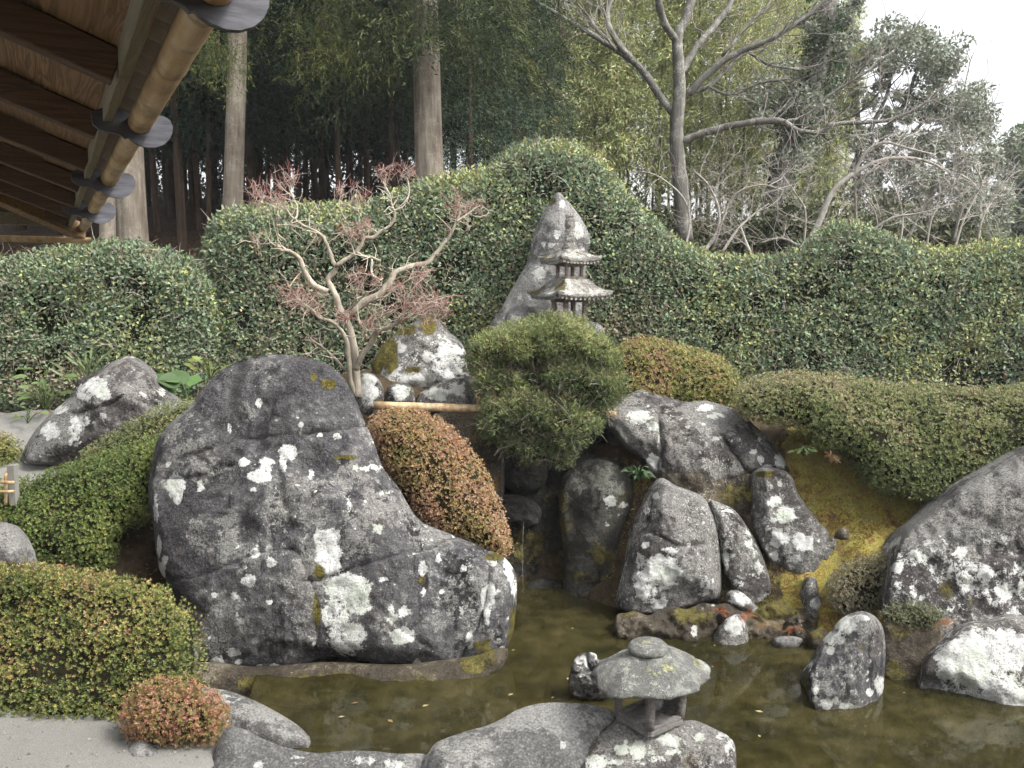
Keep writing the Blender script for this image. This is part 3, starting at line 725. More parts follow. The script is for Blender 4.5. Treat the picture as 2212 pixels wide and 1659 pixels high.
rock('rock', 'mossy lichened rock behind the bare maple and above the bamboo pole', [(924, 684), (905, 690), (880, 703), (852, 722), (830, 742), (812, 765), (802, 785), (806, 812), (815, 850), (850, 880), (1000, 885), (1030, 850), (1018, 800), (1010, 770), (1000, 746), (985, 728), (967, 714), (945, 690)], 7.75, 'rock_white', T=.3, Tb=.4, R=.3, lean=.25, res=.016, amp=.05, fr=2.4, seed=21, fb=1., facet=9, pw=1.7, flat=.4,
     lichen=[(862, 750, 14, 14), (960, 790, 30, 60, .8), (900, 820, 50, 22), (950, 840, 40, 25, .9), (985, 780, 30, 40, .7), (925, 770, 20, 14, .8), (845, 800, 30, 30, .6)], moss=[(840, 760, 22, 45), (870, 712, 30, 14), (926, 700, 20, 22), (815, 790, 14, 25), (890, 800, 22, 12, .8)])
rock('rock', 'small white lichened rock at the foot of the bare maple', [(774, 815), (795, 805), (815, 815), (828, 840), (828, 875), (812, 900), (780, 900), (768, 860)], 7.1, 'rock_white', T=.14, Tb=.18, R=.12, res=.012, amp=.02, seed=23, lichen=[(795, 840, 26, 32)], moss=[(820, 870, 10, 14)])
rock('rock', 'squarish white rock just above the left end of the bamboo pole', [(838, 835), (862, 828), (885, 832), (895, 850), (892, 890), (836, 890), (832, 860)], 7.2, 'rock_white', T=.12, Tb=.15, R=.1, res=.012, amp=.02, seed=24, lichen=[(862, 850, 22, 18)])
rock('rock', 'white speckled flat rock just above the middle of the bamboo pole', [(900, 858), (925, 838), (960, 822), (1000, 815), (1020, 835), (1020, 890), (900, 892)], 7.25, 'rock_white', T=.12, Tb=.2, R=.1, res=.012, amp=.02, seed=25, lichen=[(940, 850, 30, 15, .8), (985, 840, 20, 16, .7)])
rock('rock', 'grey rock face below the bamboo pole beside the orange azalea', [(930, 895), (1000, 885), (1060, 895), (1085, 960), (1085, 1080), (1020, 1080), (950, 990)], 7.15, 'rock_brown', T=.2, Tb=.3, R=.15, res=.02, amp=.04, seed=26, crust=[(980, 930, 60, 50)])
# standing stone and lantern foot
rock('standing_stone', 'tall pointed standing stone behind the stone pagoda', [(1207, 415), (1218, 426), (1237, 446), (1257, 474), (1270, 499), (1275, 524), (1270, 545), (1265, 600), (1262, 700), (1250, 740), (1080, 740), (1058, 705), (1078, 674), (1097, 639), (1115, 608), (1138, 567), (1148, 524), (1157, 493), (1174, 458), (1193, 427)], 9.0, 'rock_pale', T=.25, Tb=.35, R=.3, lean=.12, res=.02, amp=.04, fr=2., seed=31, facet=9, fb=.5,
     lichen=[(1204, 506, 9, 11), (1174, 527, 7, 8), (1250, 500, 12, 22, .8), (1255, 540, 12, 20, .6), (1165, 590, 18, 14, .7), (1225, 530, 14, 14, .6), (1215, 440, 8, 10, .7), (1190, 530, 8, 8), (1130, 640, 20, 12, .5)], moss=[(1190, 432, 12, 10)], crust=[(1130, 640, 40, 50), (1230, 480, 30, 40, .7)])
rock('rock', 'low rounded pale stone left of the stone pagoda', [(1098, 672), (1115, 662), (1140, 661), (1160, 672), (1168, 695), (1160, 730), (1100, 730), (1090, 695)], 8.55, 'rock_pale', T=.15, Tb=.2, R=.14, res=.016, amp=.02, seed=32, lichen=[(1115, 690, 14, 10, .8)])
rock('rock', 'pale stone slab under the right side of the stone pagoda', [(1178, 700), (1215, 690), (1255, 690), (1290, 698), (1304, 710), (1306, 730), (1296, 752), (1200, 752)], 8.5, 'rock_pale', T=.25, Tb=.35, R=.12, lean=.3, res=.016, amp=.02, seed=33, crust=[(1290, 720, 30, 20)])
# rockery right of the waterfall
rock('rock', 'large tilted slab of grey lichened rock lying on top of the rockery', cC((612, 268), (640, 200), (720, 130), (790, 95), (845, 83), (910, 105), (1010, 130), (1090, 150), (1200, 143), (1290, 165), (1370, 190), (1430, 230), (1490, 290), (1560, 350), (1620, 430), (1670, 510), (1682, 555), (1600, 560), (1500, 570), (1400, 600), (1300, 655), (1180, 692), (1080, 655), (1010, 622), (940, 590), (880, 530), (820, 470), (740, 400), (680, 330)), 6.95, 'rock', T=.3, Tb=.5, R=.2, lean=.5, res=.014, amp=.05, fr=2.4, seed=41, fb=1., facet=14, pw=1.7, flat=.4,
     lichen=cC((830, 240, 70, 45, .85), (900, 290, 40, 30, .9), (910, 500, 42, 50), (950, 565, 28, 40), (1270, 230, 60, 28, .75), (1200, 190, 60, 28, .65), (1630, 490, 38, 50), (1560, 525, 32, 20), (1520, 480, 22, 25), (1480, 435, 20, 15), (1510, 365, 13, 13), (1270, 360, 28, 15), (1350, 370, 25, 14, .7), (940, 350, 16, 40, .6)),
     crust=cC((800, 300, 160, 120), (1250, 220, 200, 80, .8), (1250, 560, 150, 60)), cracks=[(cC((940, 220), (945, 330), (950, 470), (930, 560)), .02, .05), (cC((1290, 330), (1360, 430), (1420, 520), (1500, 570)), .018, .05)], bulges=[cC((1150, 420))[0] + (60, .06)])
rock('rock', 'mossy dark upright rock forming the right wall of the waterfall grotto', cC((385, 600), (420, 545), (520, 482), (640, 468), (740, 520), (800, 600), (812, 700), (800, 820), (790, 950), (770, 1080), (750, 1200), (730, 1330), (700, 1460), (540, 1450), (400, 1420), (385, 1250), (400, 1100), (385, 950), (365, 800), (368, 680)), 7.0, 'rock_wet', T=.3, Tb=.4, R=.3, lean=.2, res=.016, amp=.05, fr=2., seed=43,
     lichen=cC((660, 720, 42, 38, .8), (735, 740, 30, 22, .7), (640, 850, 20, 18, .6), (690, 1080, 16, 25, .5), (700, 800, 16, 20, .6)), moss=cC((640, 1030, 120, 90, .8), (400, 800, 40, 250, .6), (640, 1220, 60, 110, .9), (520, 1150, 120, 60, .6)), crust=cC((560, 620, 150, 120, .7)))
rock('rock', 'upright lichened rock at the front of the rockery with one large white patch', cC((959, 586), (906, 612), (864, 675), (830, 748), (788, 832), (759, 948), (738, 1084), (707, 1210), (689, 1305), (728, 1352), (843, 1378), (959, 1378), (1064, 1347), (1190, 1315), (1286, 1282), (1301, 1158), (1297, 1000), (1279, 874), (1242, 780), (1190, 696), (1106, 654), (1032, 628)), 6.42, 'rock', T=.3, Tb=.4, R=.24, lean=.22, res=.013, amp=.045, fr=2.6, seed=45, fb=1., facet=9, pw=1.7,
     lichen=cC((950, 1120, 105, 105), (870, 1200, 80, 100, .85), (930, 1305, 60, 35, .9), (860, 970, 27, 22), (1000, 1000, 60, 25, .75), (1200, 1190, 35, 50, .75), (920, 690, 20, 20), (830, 1060, 30, 60, .7), (880, 780, 40, 30, .6), (1200, 1240, 40, 25, .7)), crust=cC((1100, 750, 120, 90), (1000, 700, 80, 60), (1230, 1100, 60, 150)), cracks=[(cC((890, 900), (960, 930), (1060, 970), (1200, 960)), .014, .025)])
rock('rock', 'slender leaning stone with a white left edge between the two rockery rocks', cC((1233, 715), (1312, 740), (1378, 779), (1444, 867), (1499, 955), (1543, 1065), (1578, 1175), (1581, 1252), (1488, 1318), (1411, 1296), (1345, 1197), (1295, 1065), (1262, 922), (1237, 812)), 6.4, 'rock_white', T=.14, Tb=.25, R=.11, lean=.3, res=.011, amp=.02, fr=3, seed=47, fb=1., facet=9, pw=1.7, lichen=cC((1450, 930, 30, 60, .65), (1320, 1050, 22, 110, .8), (1500, 1120, 40, 60, .65), (1330, 775, 40, 14, .8), (1270, 870, 12, 60, .7), (1400, 1180, 40, 40, .6)))
rock('rock', 'rounded rock speckled white at the moss slope side of the rockery', cC((1472, 569), (1528, 524), (1636, 535), (1701, 580), (1733, 666), (1798, 764), (1874, 850), (1949, 915), (1969, 969), (1922, 1055), (1841, 1147), (1744, 1206), (1679, 1196), (1593, 1115), (1517, 985), (1472, 872), (1466, 742), (1463, 634)), 6.55, 'rock_white', T=.25, Tb=.4, R=.2, lean=.28, res=.013, amp=.035, fr=2.6, seed=49, fb=1., facet=9, pw=1.7, lichen=cC((1600, 720, 40, 35, .8), (1660, 800, 65, 60, .8), (1620, 930, 60, 60, .8), (1760, 950, 60, 60, .75), (1700, 1050, 60, 30, .7), (1560, 850, 40, 50, .6)), moss=cC((1560, 565, 60, 18), (1740, 650, 20, 60, .6), (1920, 920, 20, 40, .6)))
rock('rock', 'small white blotched stone at the water edge below the rockery', cC((1250, 1500), (1290, 1425), (1350, 1372), (1410, 1368), (1440, 1420), (1455, 1530), (1440, 1590), (1250, 1590)), 5.98, 'rock_white', T=.13, Tb=.2, R=.11, res=.011, amp=.02, seed=51, fb=1., facet=9, pw=1.7, lichen=cC((1370, 1430, 60, 60)))
rock('rock', 'little white stone set in moss under the slender leaning stone', cC((1330, 1240), (1390, 1228), (1450, 1270), (1505, 1335), (1470, 1370), (1390, 1350), (1330, 1310)), 6.2, 'rock_white', T=.09, Tb=.2, R=.08, res=.011, amp=.015, seed=52, fb=1., facet=9, pw=1.7, lichen=cC((1400, 1280, 60, 40)))
rock('rock', 'narrow grey stone stuck in the moss slope near the egg shaped stone', cC((1765, 1215), (1800, 1150), (1840, 1170), (1850, 1230), (1880, 1320), (1850, 1390), (1790, 1370), (1770, 1290)), 6.15, 'rock_white', T=.08, Tb=.2, R=.07, res=.011, amp=.015, seed=53, fb=1., facet=9, pw=1.7, lichen=cC((1830, 1310, 40, 50, .8)))
rock('rock_ledge', 'brown mossy ledge along the waterline below the rockery', cC((690, 1420), (705, 1372), (760, 1352), (800, 1345), (870, 1372), (930, 1345), (1010, 1318), (1090, 1330), (1180, 1300), (1260, 1318), (1330, 1300), (1420, 1345), (1500, 1330), (1560, 1300), (1640, 1290), (1720, 1330), (1800, 1330), (1880, 1375), (1965, 1410), (1985, 1545), (1700, 1570), (1450, 1610), (1200, 1625), (1000, 1610), (800, 1580), (700, 1520)), 5.98, 'rock_brown', T=.2, Tb=.6, R=.16, lean=.6, res=.014, amp=.075, fr=5, seed=55, facet=30, fb=.85, chip=.07, jag=.02, moss=cC((1120, 1370, 140, 50), (1600, 1330, 160, 60), (760, 1350, 50, 30), (1880, 1420, 100, 50, .6)), lichen=cC((1140, 1460, 18, 35), (1180, 1340, 20, 30, .7), (1250, 1310, 18, 20)))
rock('rock', 'brown mossy rock mass filling the gaps behind the rockery stones', cC((900, 600), (1000, 480), (1200, 420), (1400, 450), (1640, 540), (1760, 720), (1880, 880), (1900, 1100), (1800, 1300), (1500, 1330), (1200, 1330), (950, 1300), (880, 900)), 6.68, 'rock_brown', T=.24, Tb=.5, R=.3, lean=.32, res=.022, amp=.10, fr=2.6, seed=57, facet=0, moss=cC((1400, 680, 120, 70), (1250, 900, 40, 160, .8), (1480, 1000, 60, 160, .7), (1860, 1000, 60, 160, .8), (1300, 1250, 200, 60, .7), (1700, 1240, 200, 60, .8)))
for lab, x, y, Yd, w, h, sd in (('small grey stone in the middle of the moss slope', 1822, 1150, 6.1, 13, 9, 102), ('pale stone at the water edge left of the egg shaped stone', 1700, 1385, 5.85, 30, 14, 106), ('brown bank stone at the water edge next to the egg shaped stone', 1770, 1375, 5.8, 26, 18, 107)):
    rr_ = np.random.default_rng(sd)
    rock('rock', lab, [(x + w * math.cos(a) * rr_.uniform(.8, 1.2), y + h * math.sin(a) * rr_.uniform(.8, 1.15) + (8 if math.sin(a) > .3 else 0)) for a in np.linspace(0, 6.28, 10)[:-1]], Yd, 'rock_brown' if sd != 106 else 'rock_pale', T=.07, Tb=.2, R=.08, lean=.5, res=.012, amp=.02, fr=5, seed=sd, moss=[(x, y - h * .5, w, h, .8)] if sd not in (102, 106) else ())
# inside the grotto, whose shade is put into the stone colour
rock('rock', 'brown mossy overhanging rock inside the waterfall grotto', [(1075, 985), (1110, 965), (1150, 965), (1180, 990), (1180, 1040), (1150, 1068), (1110, 1065), (1080, 1040)], 7.35, 'rock_shade_black', T=.2, Tb=.3, R=.15, res=.018, amp=.04, seed=61, moss=[(1130, 990, 50, 25, .7)])
rock('rock', 'dark wet ledge rock in the waterfall grotto with drips below', [(1062, 1078), (1110, 1068), (1150, 1080), (1170, 1105), (1160, 1135), (1130, 1140), (1075, 1125)], 7.15, 'rock_shade_black', T=.15, Tb=.5, R=.09, res=.016, amp=.04, fr=4, seed=62)
rock('rock', 'dark back wall of the waterfall grotto', [(960, 930), (1060, 915), (1240, 925), (1330, 940), (1360, 1100), (1350, 1340), (1200, 1350), (960, 1345)], 7.3, 'rock_shade_black', T=.12, Tb=.5, R=.2, res=.03, amp=.12, fr=2.5, seed=63, moss=[(1140, 1180, 40, 60, .8), (1170, 1120, 20, 60, .5)])
rock('rock', 'dark wet stones at the foot of the waterfall', [(1120, 1290), (1150, 1255), (1190, 1250), (1225, 1275), (1235, 1340), (1115, 1345)], 7.15, 'rock_shade_black', T=.15, Tb=.3, R=.1, res=.016, amp=.05, fr=5, seed=64)
# right side
rock('boulder', 'huge speckled grey boulder at the right edge of the pond', [(2290, 950), (2212, 972), (2150, 1003), (2080, 1040), (2050, 1064), (2000, 1108), (1960, 1140), (1936, 1175), (1920, 1220), (1907, 1290), (1915, 1330), (1940, 1400), (2010, 1440), (2150, 1440), (2300, 1430), (2380, 1200), (2370, 1000)], 5.75, 'rock', T=.4, Tb=.6, R=.35, lean=.35, res=.015, amp=.05, fr=2.6, chip=.04, seed=71, fb=.95, facet=18,
     lichen=cR((1850, 480, 560, 240, .5), (1600, 300, 300, 150, .42), (2100, 250, 300, 150, .38), (1390, 360, 45, 40), (1960, 400, 60, 60, .85), (2080, 520, 80, 60, .85), (2140, 680, 60, 60, .8), (1800, 260, 45, 30), (1390, 170, 30, 70, .7), (1880, 370, 40, 30, .8), (2190, 480, 30, 40), (1520, 480, 40, 40, .6), (1400, 480, 30, 30, .7), (1550, 550, 20, 20)), crust=cR((1700, 100, 500, 200), (2100, -100, 400, 300)), moss=cR((1700, 520, 80, 90, .7), (1880, 590, 80, 60, .6)))
rock('boulder', 'pale white crusted boulder at the water edge in the right corner', cR((1560, 960), (1640, 860), (1720, 800), (1830, 720), (1960, 700), (2100, 660), (2212, 670), (2500, 700), (2560, 1300), (2400, 1520), (2212, 1510), (2110, 1470), (2000, 1395), (1900, 1380), (1780, 1410), (1660, 1395), (1500, 1370), (1470, 1240), (1510, 1130), (1540, 1040)), 5.15, 'rock_white', T=.3, Tb=.6, R=.3, lean=.4, res=.014, amp=.05, fr=2.4, seed=73, fb=.88, facet=14,
     lichen=cR((1850, 950, 220, 170), (2050, 900, 220, 160), (1950, 1120, 260, 120, .9), (2150, 1250, 130, 120), (1700, 1000, 70, 120, .8), (1930, 1220, 60, 50)), crust=cR((1700, 1250, 200, 100)))
rock('rock', 'brown mossy bank stone behind the egg shaped stone', cR((1290, 740), (1400, 690), (1560, 680), (1680, 760), (1700, 900), (1640, 1100), (1600, 1260), (1560, 1340), (1280, 1340), (1260, 1100)), 5.4, 'rock_brown', T=.12, Tb=.3, R=.2, res=.018, amp=.05, fr=3, seed=75, moss=cR((1370, 1050, 70, 120), (1400, 800, 80, 60, .6)), lichen=cR((1550, 1100, 45, 30, .7)))
rock('egg_stone', 'egg shaped dark stone with white cap standing in the water at the right', cR((1130, 645), (1200, 650), (1260, 690), (1300, 760), (1315, 880), (1310, 1020), (1300, 1170), (1285, 1290), (1200, 1370), (1000, 1390), (870, 1360), (815, 1260), (800, 1120), (795, 1030), (850, 940), (890, 850), (960, 770), (1030, 690)), 5.12, 'boulder', T=.26, Tb=.3, R=.28, lean=.12, res=.012, amp=.025, fr=2.6, seed=77, fb=1., facet=9, pw=1.7,
     lichen=cR((1060, 730, 70, 60), (980, 820, 70, 50), (960, 905, 28, 28), (1270, 1120, 35, 70), (1210, 1170, 30, 30), (910, 1225, 22, 18), (990, 1220, 25, 25), (860, 1160, 30, 30, .9), (1060, 1260, 60, 25, .8), (1150, 690, 60, 25, .9), (830, 990, 20, 40, .7)), crust=cR((1130, 720, 120, 60), (900, 1150, 60, 60, .7)), moss=cR((1170, 880, 30, 40, .7), (800, 1120, 20, 100, .8), (850, 1250, 40, 40, .6)))
# near shore
rock('rock', 'long grey shore rock sloping into the pond behind the small round azalea', [(420, 1492), (450, 1486), (500, 1494), (560, 1518), (610, 1545), (650, 1572), (674, 1602), (668, 1625), (610, 1632), (540, 1618), (470, 1600), (430, 1560)], 4.52, 'rock_pale', T=.16, Tb=.25, R=.14, lean=1.1, res=.012, amp=.025, fr=3, seed=81, lichen=[(500, 1510, 40, 12, .6), (480, 1560, 16, 14, .8)], crust=[(540, 1540, 70, 30)])
rock('rock', 'low pale shore stone curving along the gravel at the bottom', [(455, 1665), (468, 1610), (490, 1572), (520, 1572), (560, 1592), (610, 1612), (680, 1626), (740, 1622), (800, 1622), (860, 1628), (925, 1632), (940, 1680), (930, 1740), (700, 1745), (470, 1730)], 3.95, 'rock_pale', T=.1, Tb=.2, R=.12, lean=.9, res=.012, amp=.02, fr=3, seed=83, lichen=[(560, 1655, 14, 12), (780, 1645, 40, 12, .7), (850, 1650, 30, 14, .6), (640, 1645, 30, 12, .5)])
rock('rock', 'smooth grey shore rock at bottom centre left of the lantern stone', [(905, 1690), (918, 1640), (940, 1606), (965, 1594), (1010, 1578), (1050, 1568), (1085, 1552), (1120, 1532), (1170, 1519), (1230, 1518), (1290, 1524), (1322, 1536), (1334, 1552), (1320, 1575), (1300, 1600), (1270, 1680), (1200, 1780), (920, 1780)], 3.8, 'rock_pale', T=.16, Tb=.3, R=.2, lean=1.2, res=.012, amp=.03, fr=2.4, seed=85, lichen=[(1215, 1610, 8, 8), (985, 1625, 14, 8, .7)], crust=[(1150, 1550, 120, 30), (980, 1610, 60, 30)])
rock('rock', 'lichen blotched shore stone carrying the low stone lantern', [(1215, 1720), (1240, 1640), (1280, 1594), (1320, 1560), (1352, 1545), (1400, 1555), (1450, 1560), (1500, 1556), (1545, 1575), (1578, 1594), (1590, 1625), (1588, 1700), (1570, 1800), (1230, 1800)], 3.72, 'rock', T=.13, Tb=.3, R=.16, lean=1.25, res=.012, amp=.025, fr=2.6, seed=87,
     lichen=[(1342, 1620, 16, 11), (1380, 1622, 18, 20), (1330, 1645, 16, 8), (1285, 1648, 26, 18), (1445, 1600, 22, 16), (1455, 1625, 18, 10), (1510, 1595, 14, 10, .8), (1575, 1620, 12, 26, .8), (1560, 1590, 20, 12, .7), (1425, 1645, 25, 14, .6)], crust=[(1520, 1590, 70, 40), (1400, 1600, 90, 40)], moss=[(1265, 1640, 20, 40, .5), (1490, 1640, 30, 20, .5)])
_i = np.argmin((LAST['px'][:LAST['nf']] - 1404) ** 2 + (LAST['py'][:LAST['nf']] - 1563) ** 2)
LANTERN_AT = LAST['V'][_i].copy()
rock('rock', 'small half buried stone at the foot of the small round azalea', [(268, 1640), (282, 1608), (305, 1598), (328, 1608), (350, 1630), (345, 1655), (280, 1655)], 4.12, 'rock_pale', T=.08, Tb=.1, R=.08, lean=.6, res=.01, amp=.012, seed=88)
rock('driftwood_stump', 'gnarled weathered stump stone rising from the water behind the low lantern', [(1232, 1450), (1240, 1425), (1255, 1412), (1275, 1409), (1288, 1414), (1292, 1425), (1310, 1424), (1335, 1428), (1345, 1450), (1340, 1485), (1300, 1510), (1240, 1505), (1228, 1475)], 5.05, 'rock_white', T=.12, Tb=.14, R=.1, lean=.1, res=.008, amp=.05, fr=7, seed=91, ridged=.5, category='stump', lichen=[(1255, 1430, 20, 16, .8), (1280, 1418, 14, 10, .8)], cracks=[([(1270, 1410), (1272, 1430), (1280, 1450)], .012, .05), ([(1232, 1455), (1260, 1452), (1300, 1440)], .012, .04)])
# ---------------------------------------------------------------- low stone lantern on the shore stone
def lantern():
    c = LANTERN_AT + A_([0, .02, .012])
    Y = float(c[1])
    L = thing('stone_lantern', 'low wide-roofed stone lantern with a flat round knob on the shore stone', 'lantern', loc=tuple(c))
    L.scale = (1.0, 1.0, .97)
    a = math.radians(37)
    u = A_([math.cos(a), math.sin(a), 0]); v = A_([-math.sin(a), math.cos(a), 0]); z = A_([0, 0, 1.])
    h = .118
    m = M['lantern_smooth']
    V, Fc = bar((0, 0, .008), u * h * 1.02, v * h * 1.02, z * .022, .6)
    obj('base', mesh('base', V, Fc, False, m), L)
    for su in (-1, 1):                                 # rim round the floor slab
        V, Fc = bar(u * su * h * .9 + z * .034, u * .016, v * h, z * .010, .5); obj('sill', mesh('sill', V, Fc, False, m), L)
        V, Fc = bar(v * su * h * .9 + z * .0335, v * .016, u * h * .86, z * .010, .5); obj('sill', mesh('sill', V, Fc, False, m), L)
    for su in (-1, 1):
        for sv in (-1, 1):
            p = u * su * h * .88 + v * sv * h * .88
            V, Fc = tube([p * 1.0 + z * .03, p * 1.04 + z * .09, p * 1.05 + z * .15, p * .98 + z * .245], [.022, .022, .022, .02], 10)
            obj('post', mesh('post', V, Fc, True, m), L)
    V, Fc = bar(u * h * .9 + z * .14, u * .008, v * h * .78, z * .105, .3)
    obj('side_panel', mesh('side_panel', V, Fc, False, m), L)
    V, Fc = lathe([(0, .048), (.026, .053), (.042, .07), (.048, .092), (.042, .115), (.026, .131), (0, .137)], 20)
    obj('fire_ball', mesh('fire_ball', V + u * .03 - v * .0, Fc, True, M['lantern']), L)
    # roof: broad uneven mushroom cap
    n, k = 72, 26
    th = np.arange(n) * 2 * np.pi / n
    rim = .272 * (1 + .04 * np.sin(2 * th + 1.0) + .025 * np.sin(3 * th + 2.2) + .02 * np.sin(5 * th + .6) + .018 * np.sin(8 * th + 2) + .016 * np.sin(13 * th) + .012 * np.sin(23 * th + 1))
    prof = [(.0, .108), (.12, .107), (.25, .102), (.38, .092), (.5, .079), (.62, .063), (.74, .044), (.85, .023), (.93, .007), (.98, -.005), (1.0, -.014), (.985, -.023), (.93, -.026), (.8, -.02), (.6, -.008), (.42, .0), (.0, .004)]
    V = []
    for f, zz in prof:
        V += [(rim[i] * f * math.cos(th[i]), rim[i] * f * math.sin(th[i]), .258 + zz) for i in range(n)]
    V = A_(V); V = V + .008 * np.stack([noise(V * 14, q) for q in (1, 2, 3)], -1) + .022 * np.c_[0 * V[:, :2], noise(V * 6, 9)] + .008 * np.c_[0 * V[:, :2], noise(V * 17, 19)]
    V[:, 2] += .05 * V[:, 0] / .28 * .3
    i = np.arange(len(prof) - 1)[:, None] * n; j = np.arange(n)[None]; kk = (j + 1) % n
    Fr = np.stack([i + j, i + kk, i + n + kk, i + n + j], -1).reshape(-1, 4)
    mo = np.clip(noise(V * 9, 77) * 1.6, 0, .9) * (V[:, 2] > .245)
    obj('roof', mesh('roof', V, Fr, True, M['lantern'], moss=mo, lichen=np.clip(noise(V * 8, 5) * 1.5 - .1, 0, .9)), L)
    V, Fc = lathe([(0, .0), (.085, .0), (.1, .016), (.099, .032), (.082, .048), (.05, .058), (0, .062)], 28, (-.012, 0, .358), .006, 4)
    obj('knob', mesh('knob', V, Fc, True, M['lantern'], moss=np.clip((V[:, 2] - .38) * 18 * (.5 + noise(V * 14, 3)), 0, 1)), L)
lantern()

# ---------------------------------------------------------------- two-storey stone pagoda
def pagoda():
    Y = 8.35; k = Y / F
    L = thing('stone_pagoda', 'two-storey carved stone pagoda lantern in front of the standing stone', 'pagoda', loc=(float(P(1230, 640, Y)[0]), Y, 0))
    a = math.radians(27.5)
    u = A_([math.cos(a), math.sin(a), 0]); v = A_([-math.sin(a), math.cos(a), 0]); z = A_([0, 0, 1.])
    def box(name, c, hx, hy, hz, bev=.12, mat='pagoda_box'):
        V, Fc = bar(c, u * hx, v * hy, z * hz, bev); return obj(name, mesh(name, V, Fc, False, M[mat]), L)
    def storey(z0, z1, h, mat='pagoda_box'):
        box('floor_slab', z * (z0 + .012), h * 1.08, h * 1.08, .012, .2, mat)
        box('lintel', z * (z1 - .016), h * 1.05, h * 1.05, .016, .2, mat)
        zc, hh = (z0 + z1) / 2 - .002, (z1 - z0) / 2 - .0265
        for su in (-1, 1):
            for sv in (-1, 1):
                box('column', u * su * h * .84 + v * sv * h * .84 + z * zc, h * .16, h * .16, hh, .3, mat)
    def roof(z0, H, ztop, htop, lift):
        rings = [(.5, .012), (.86, .0), (.9, .0), (.9, .012), (.94, .012), (.945, .022), (.985, .022), (1.0, .034), (1.0, .05)]
        zs = z0 + .05
        for q in np.linspace(.12, 1, 9):
            f = 1 - q * (1 - htop / H)
            rings.append((f, .05 + (ztop - zs) * (q ** 1.55)))
        rings.append((.0, ztop - z0 + .001))
        n = 14; V = []
        sd = np.linspace(-1, 1, n, endpoint=False)
        per = [(s, -1) for s in sd] + [(1, s) for s in sd] + [(-s, 1) for s in sd] + [(-1, -s) for s in sd]
        for f, dz in rings:
            out = max(0., (f * H - htop) / (H - htop))
            for (p, q) in per:
                e = min(abs(p), abs(q))
                V.append((u * p + v * q) * f * H * (1 + .04 * e ** 3) + z * (z0 + dz + lift * out ** 2 * e ** 3))
        V = A_(V); V = V + .006 * np.stack([noise(V * 22, q) for q in (1, 2, 3)], -1)
        N = len(per); i = np.arange(len(rings) - 1)[:, None] * N; j = np.arange(N)[None]; kk = (j + 1) % N
        Fr = np.stack([i + j, i + kk, i + N + kk, i + N + j], -1).reshape(-1, 4)
        ro = obj('roof', mesh('roof', V, Fr, False, M['pagoda'], lichen=np.clip(noise(V * 9, 5) * 1.3 + .15, 0, .9) * (V[:, 2] > z0 + .03), moss=np.clip(noise(V * 6, 15) * 1.4 - .2 + (V[:, 0] < -.05) * .3, 0, .8) * (V[:, 2] > z0 + .05)), L)
        m = 11
        for side in range(4):                                      # rafter-end blocks under the eave
            n1, t1 = ((u, v), (v, u), (-u, v), (-v, u))[side]
            for q in np.linspace(-.84, .84, m):
                V, Fc = bar(n1 * H * .925 + t1 * q * H + z * (z0 + .003 + lift * abs(q) ** 3 * .7), n1 * .012, t1 * .012, z * .009, .2)
                obj('eave_block', mesh('eave_block', V, Fc, False, M['pagoda']), ro)
    box('foot', z * 2.10, .16, .16, .03, .2, 'pagoda')
    storey(2.13, 2.375, .125)
    roof(2.37, .285, 2.56, .125, .035)
    storey(2.56, 2.71, .097)
    roof(2.70, .213, 2.84, .07, .03)
    prof = [(0, 2.83), (.075, 2.83), (.078, 2.86), (.05, 2.885), (.047, 2.90), (.052, 2.91), (.05, 2.94), (.045, 2.945), (.052, 2.955), (.052, 2.965), (.044, 2.97), (.05, 2.98), (.05, 2.99), (.042, 2.995), (.048, 3.005), (.048, 3.02), (.04, 3.025), (.05, 3.05), (.054, 3.07), (.042, 3.085), (.05, 3.10), (.048, 3.115), (.036, 3.125), (.046, 3.14), (.04, 3.165), (.02, 3.18), (0, 3.183)]
    V, Fc = lathe(prof, 18, (0, 0, 0), .006, 3)
    obj('finial', mesh('finial', V, Fc, True, M['pagoda'], lichen=np.clip(noise(V * 12, 5) + .3, 0, .9)), L)
pagoda()

# ---------------------------------------------------------------- eave of the house at the upper left
def wood_mat(name, a, b, c, along, rough=.7, gr=1.):
    t = NT(name)
    sc = {'x': (1.2, 26, 26), 'y': (26, 1.2, 26)}[along]
    v = t.scaled(*[q * gr for q in sc])
    w = t.n('ShaderNodeTexNoise'); t.set(w.inputs['Vector'], v); w.inputs['Scale'].default_value = 1.; w.inputs['Detail'].default_value = 3; w.inputs['Distortion'].default_value = 1.2
    rings = t.math('FRACT', t.math('MULTIPLY', w.outputs['Fac'], 7.))
    lf = t.noise(1.7, 4, .6)
    col = t.mix(t.math('MULTIPLY', t.step(rings, .1, .95), .75), b, a)
    col = t.mix(t.step(lf, .4, .7), col, c)
    isl = t.n('ShaderNodeObjectInfo').outputs['Random']
    col = t.mix(t.math('MULTIPLY', isl, .45), col, t.mix(.5, col, a))
    return t.surf(col, rough, t.bump(t.math('ADD', rings, t.noise(60, 3)), .25, .006), spec=.25)
M['soffit'] = wood_mat('soffit_board_wood', (.10, .06, .034), (.27, .178, .10), (.175, .11, .063), 'y')
M['rafter'] = wood_mat('rafter_wood', (.055, .036, .025), (.11, .073, .05), (.075, .05, .034), 'x')
M['strip'] = wood_mat('weathered_strip_wood', (.12, .105, .07), (.20, .175, .12), (.15, .13, .085), 'y')
M['hip'] = wood_mat('hip_rafter_wood', (.13, .075, .035), (.30, .21, .12), (.2, .13, .07), 'y')
t = NT('bamboo_old')
n1_ = t.noise(1., 5, .6, vec=t.scaled(30, 3, 30)); n2_ = t.noise(5, 5, .6)
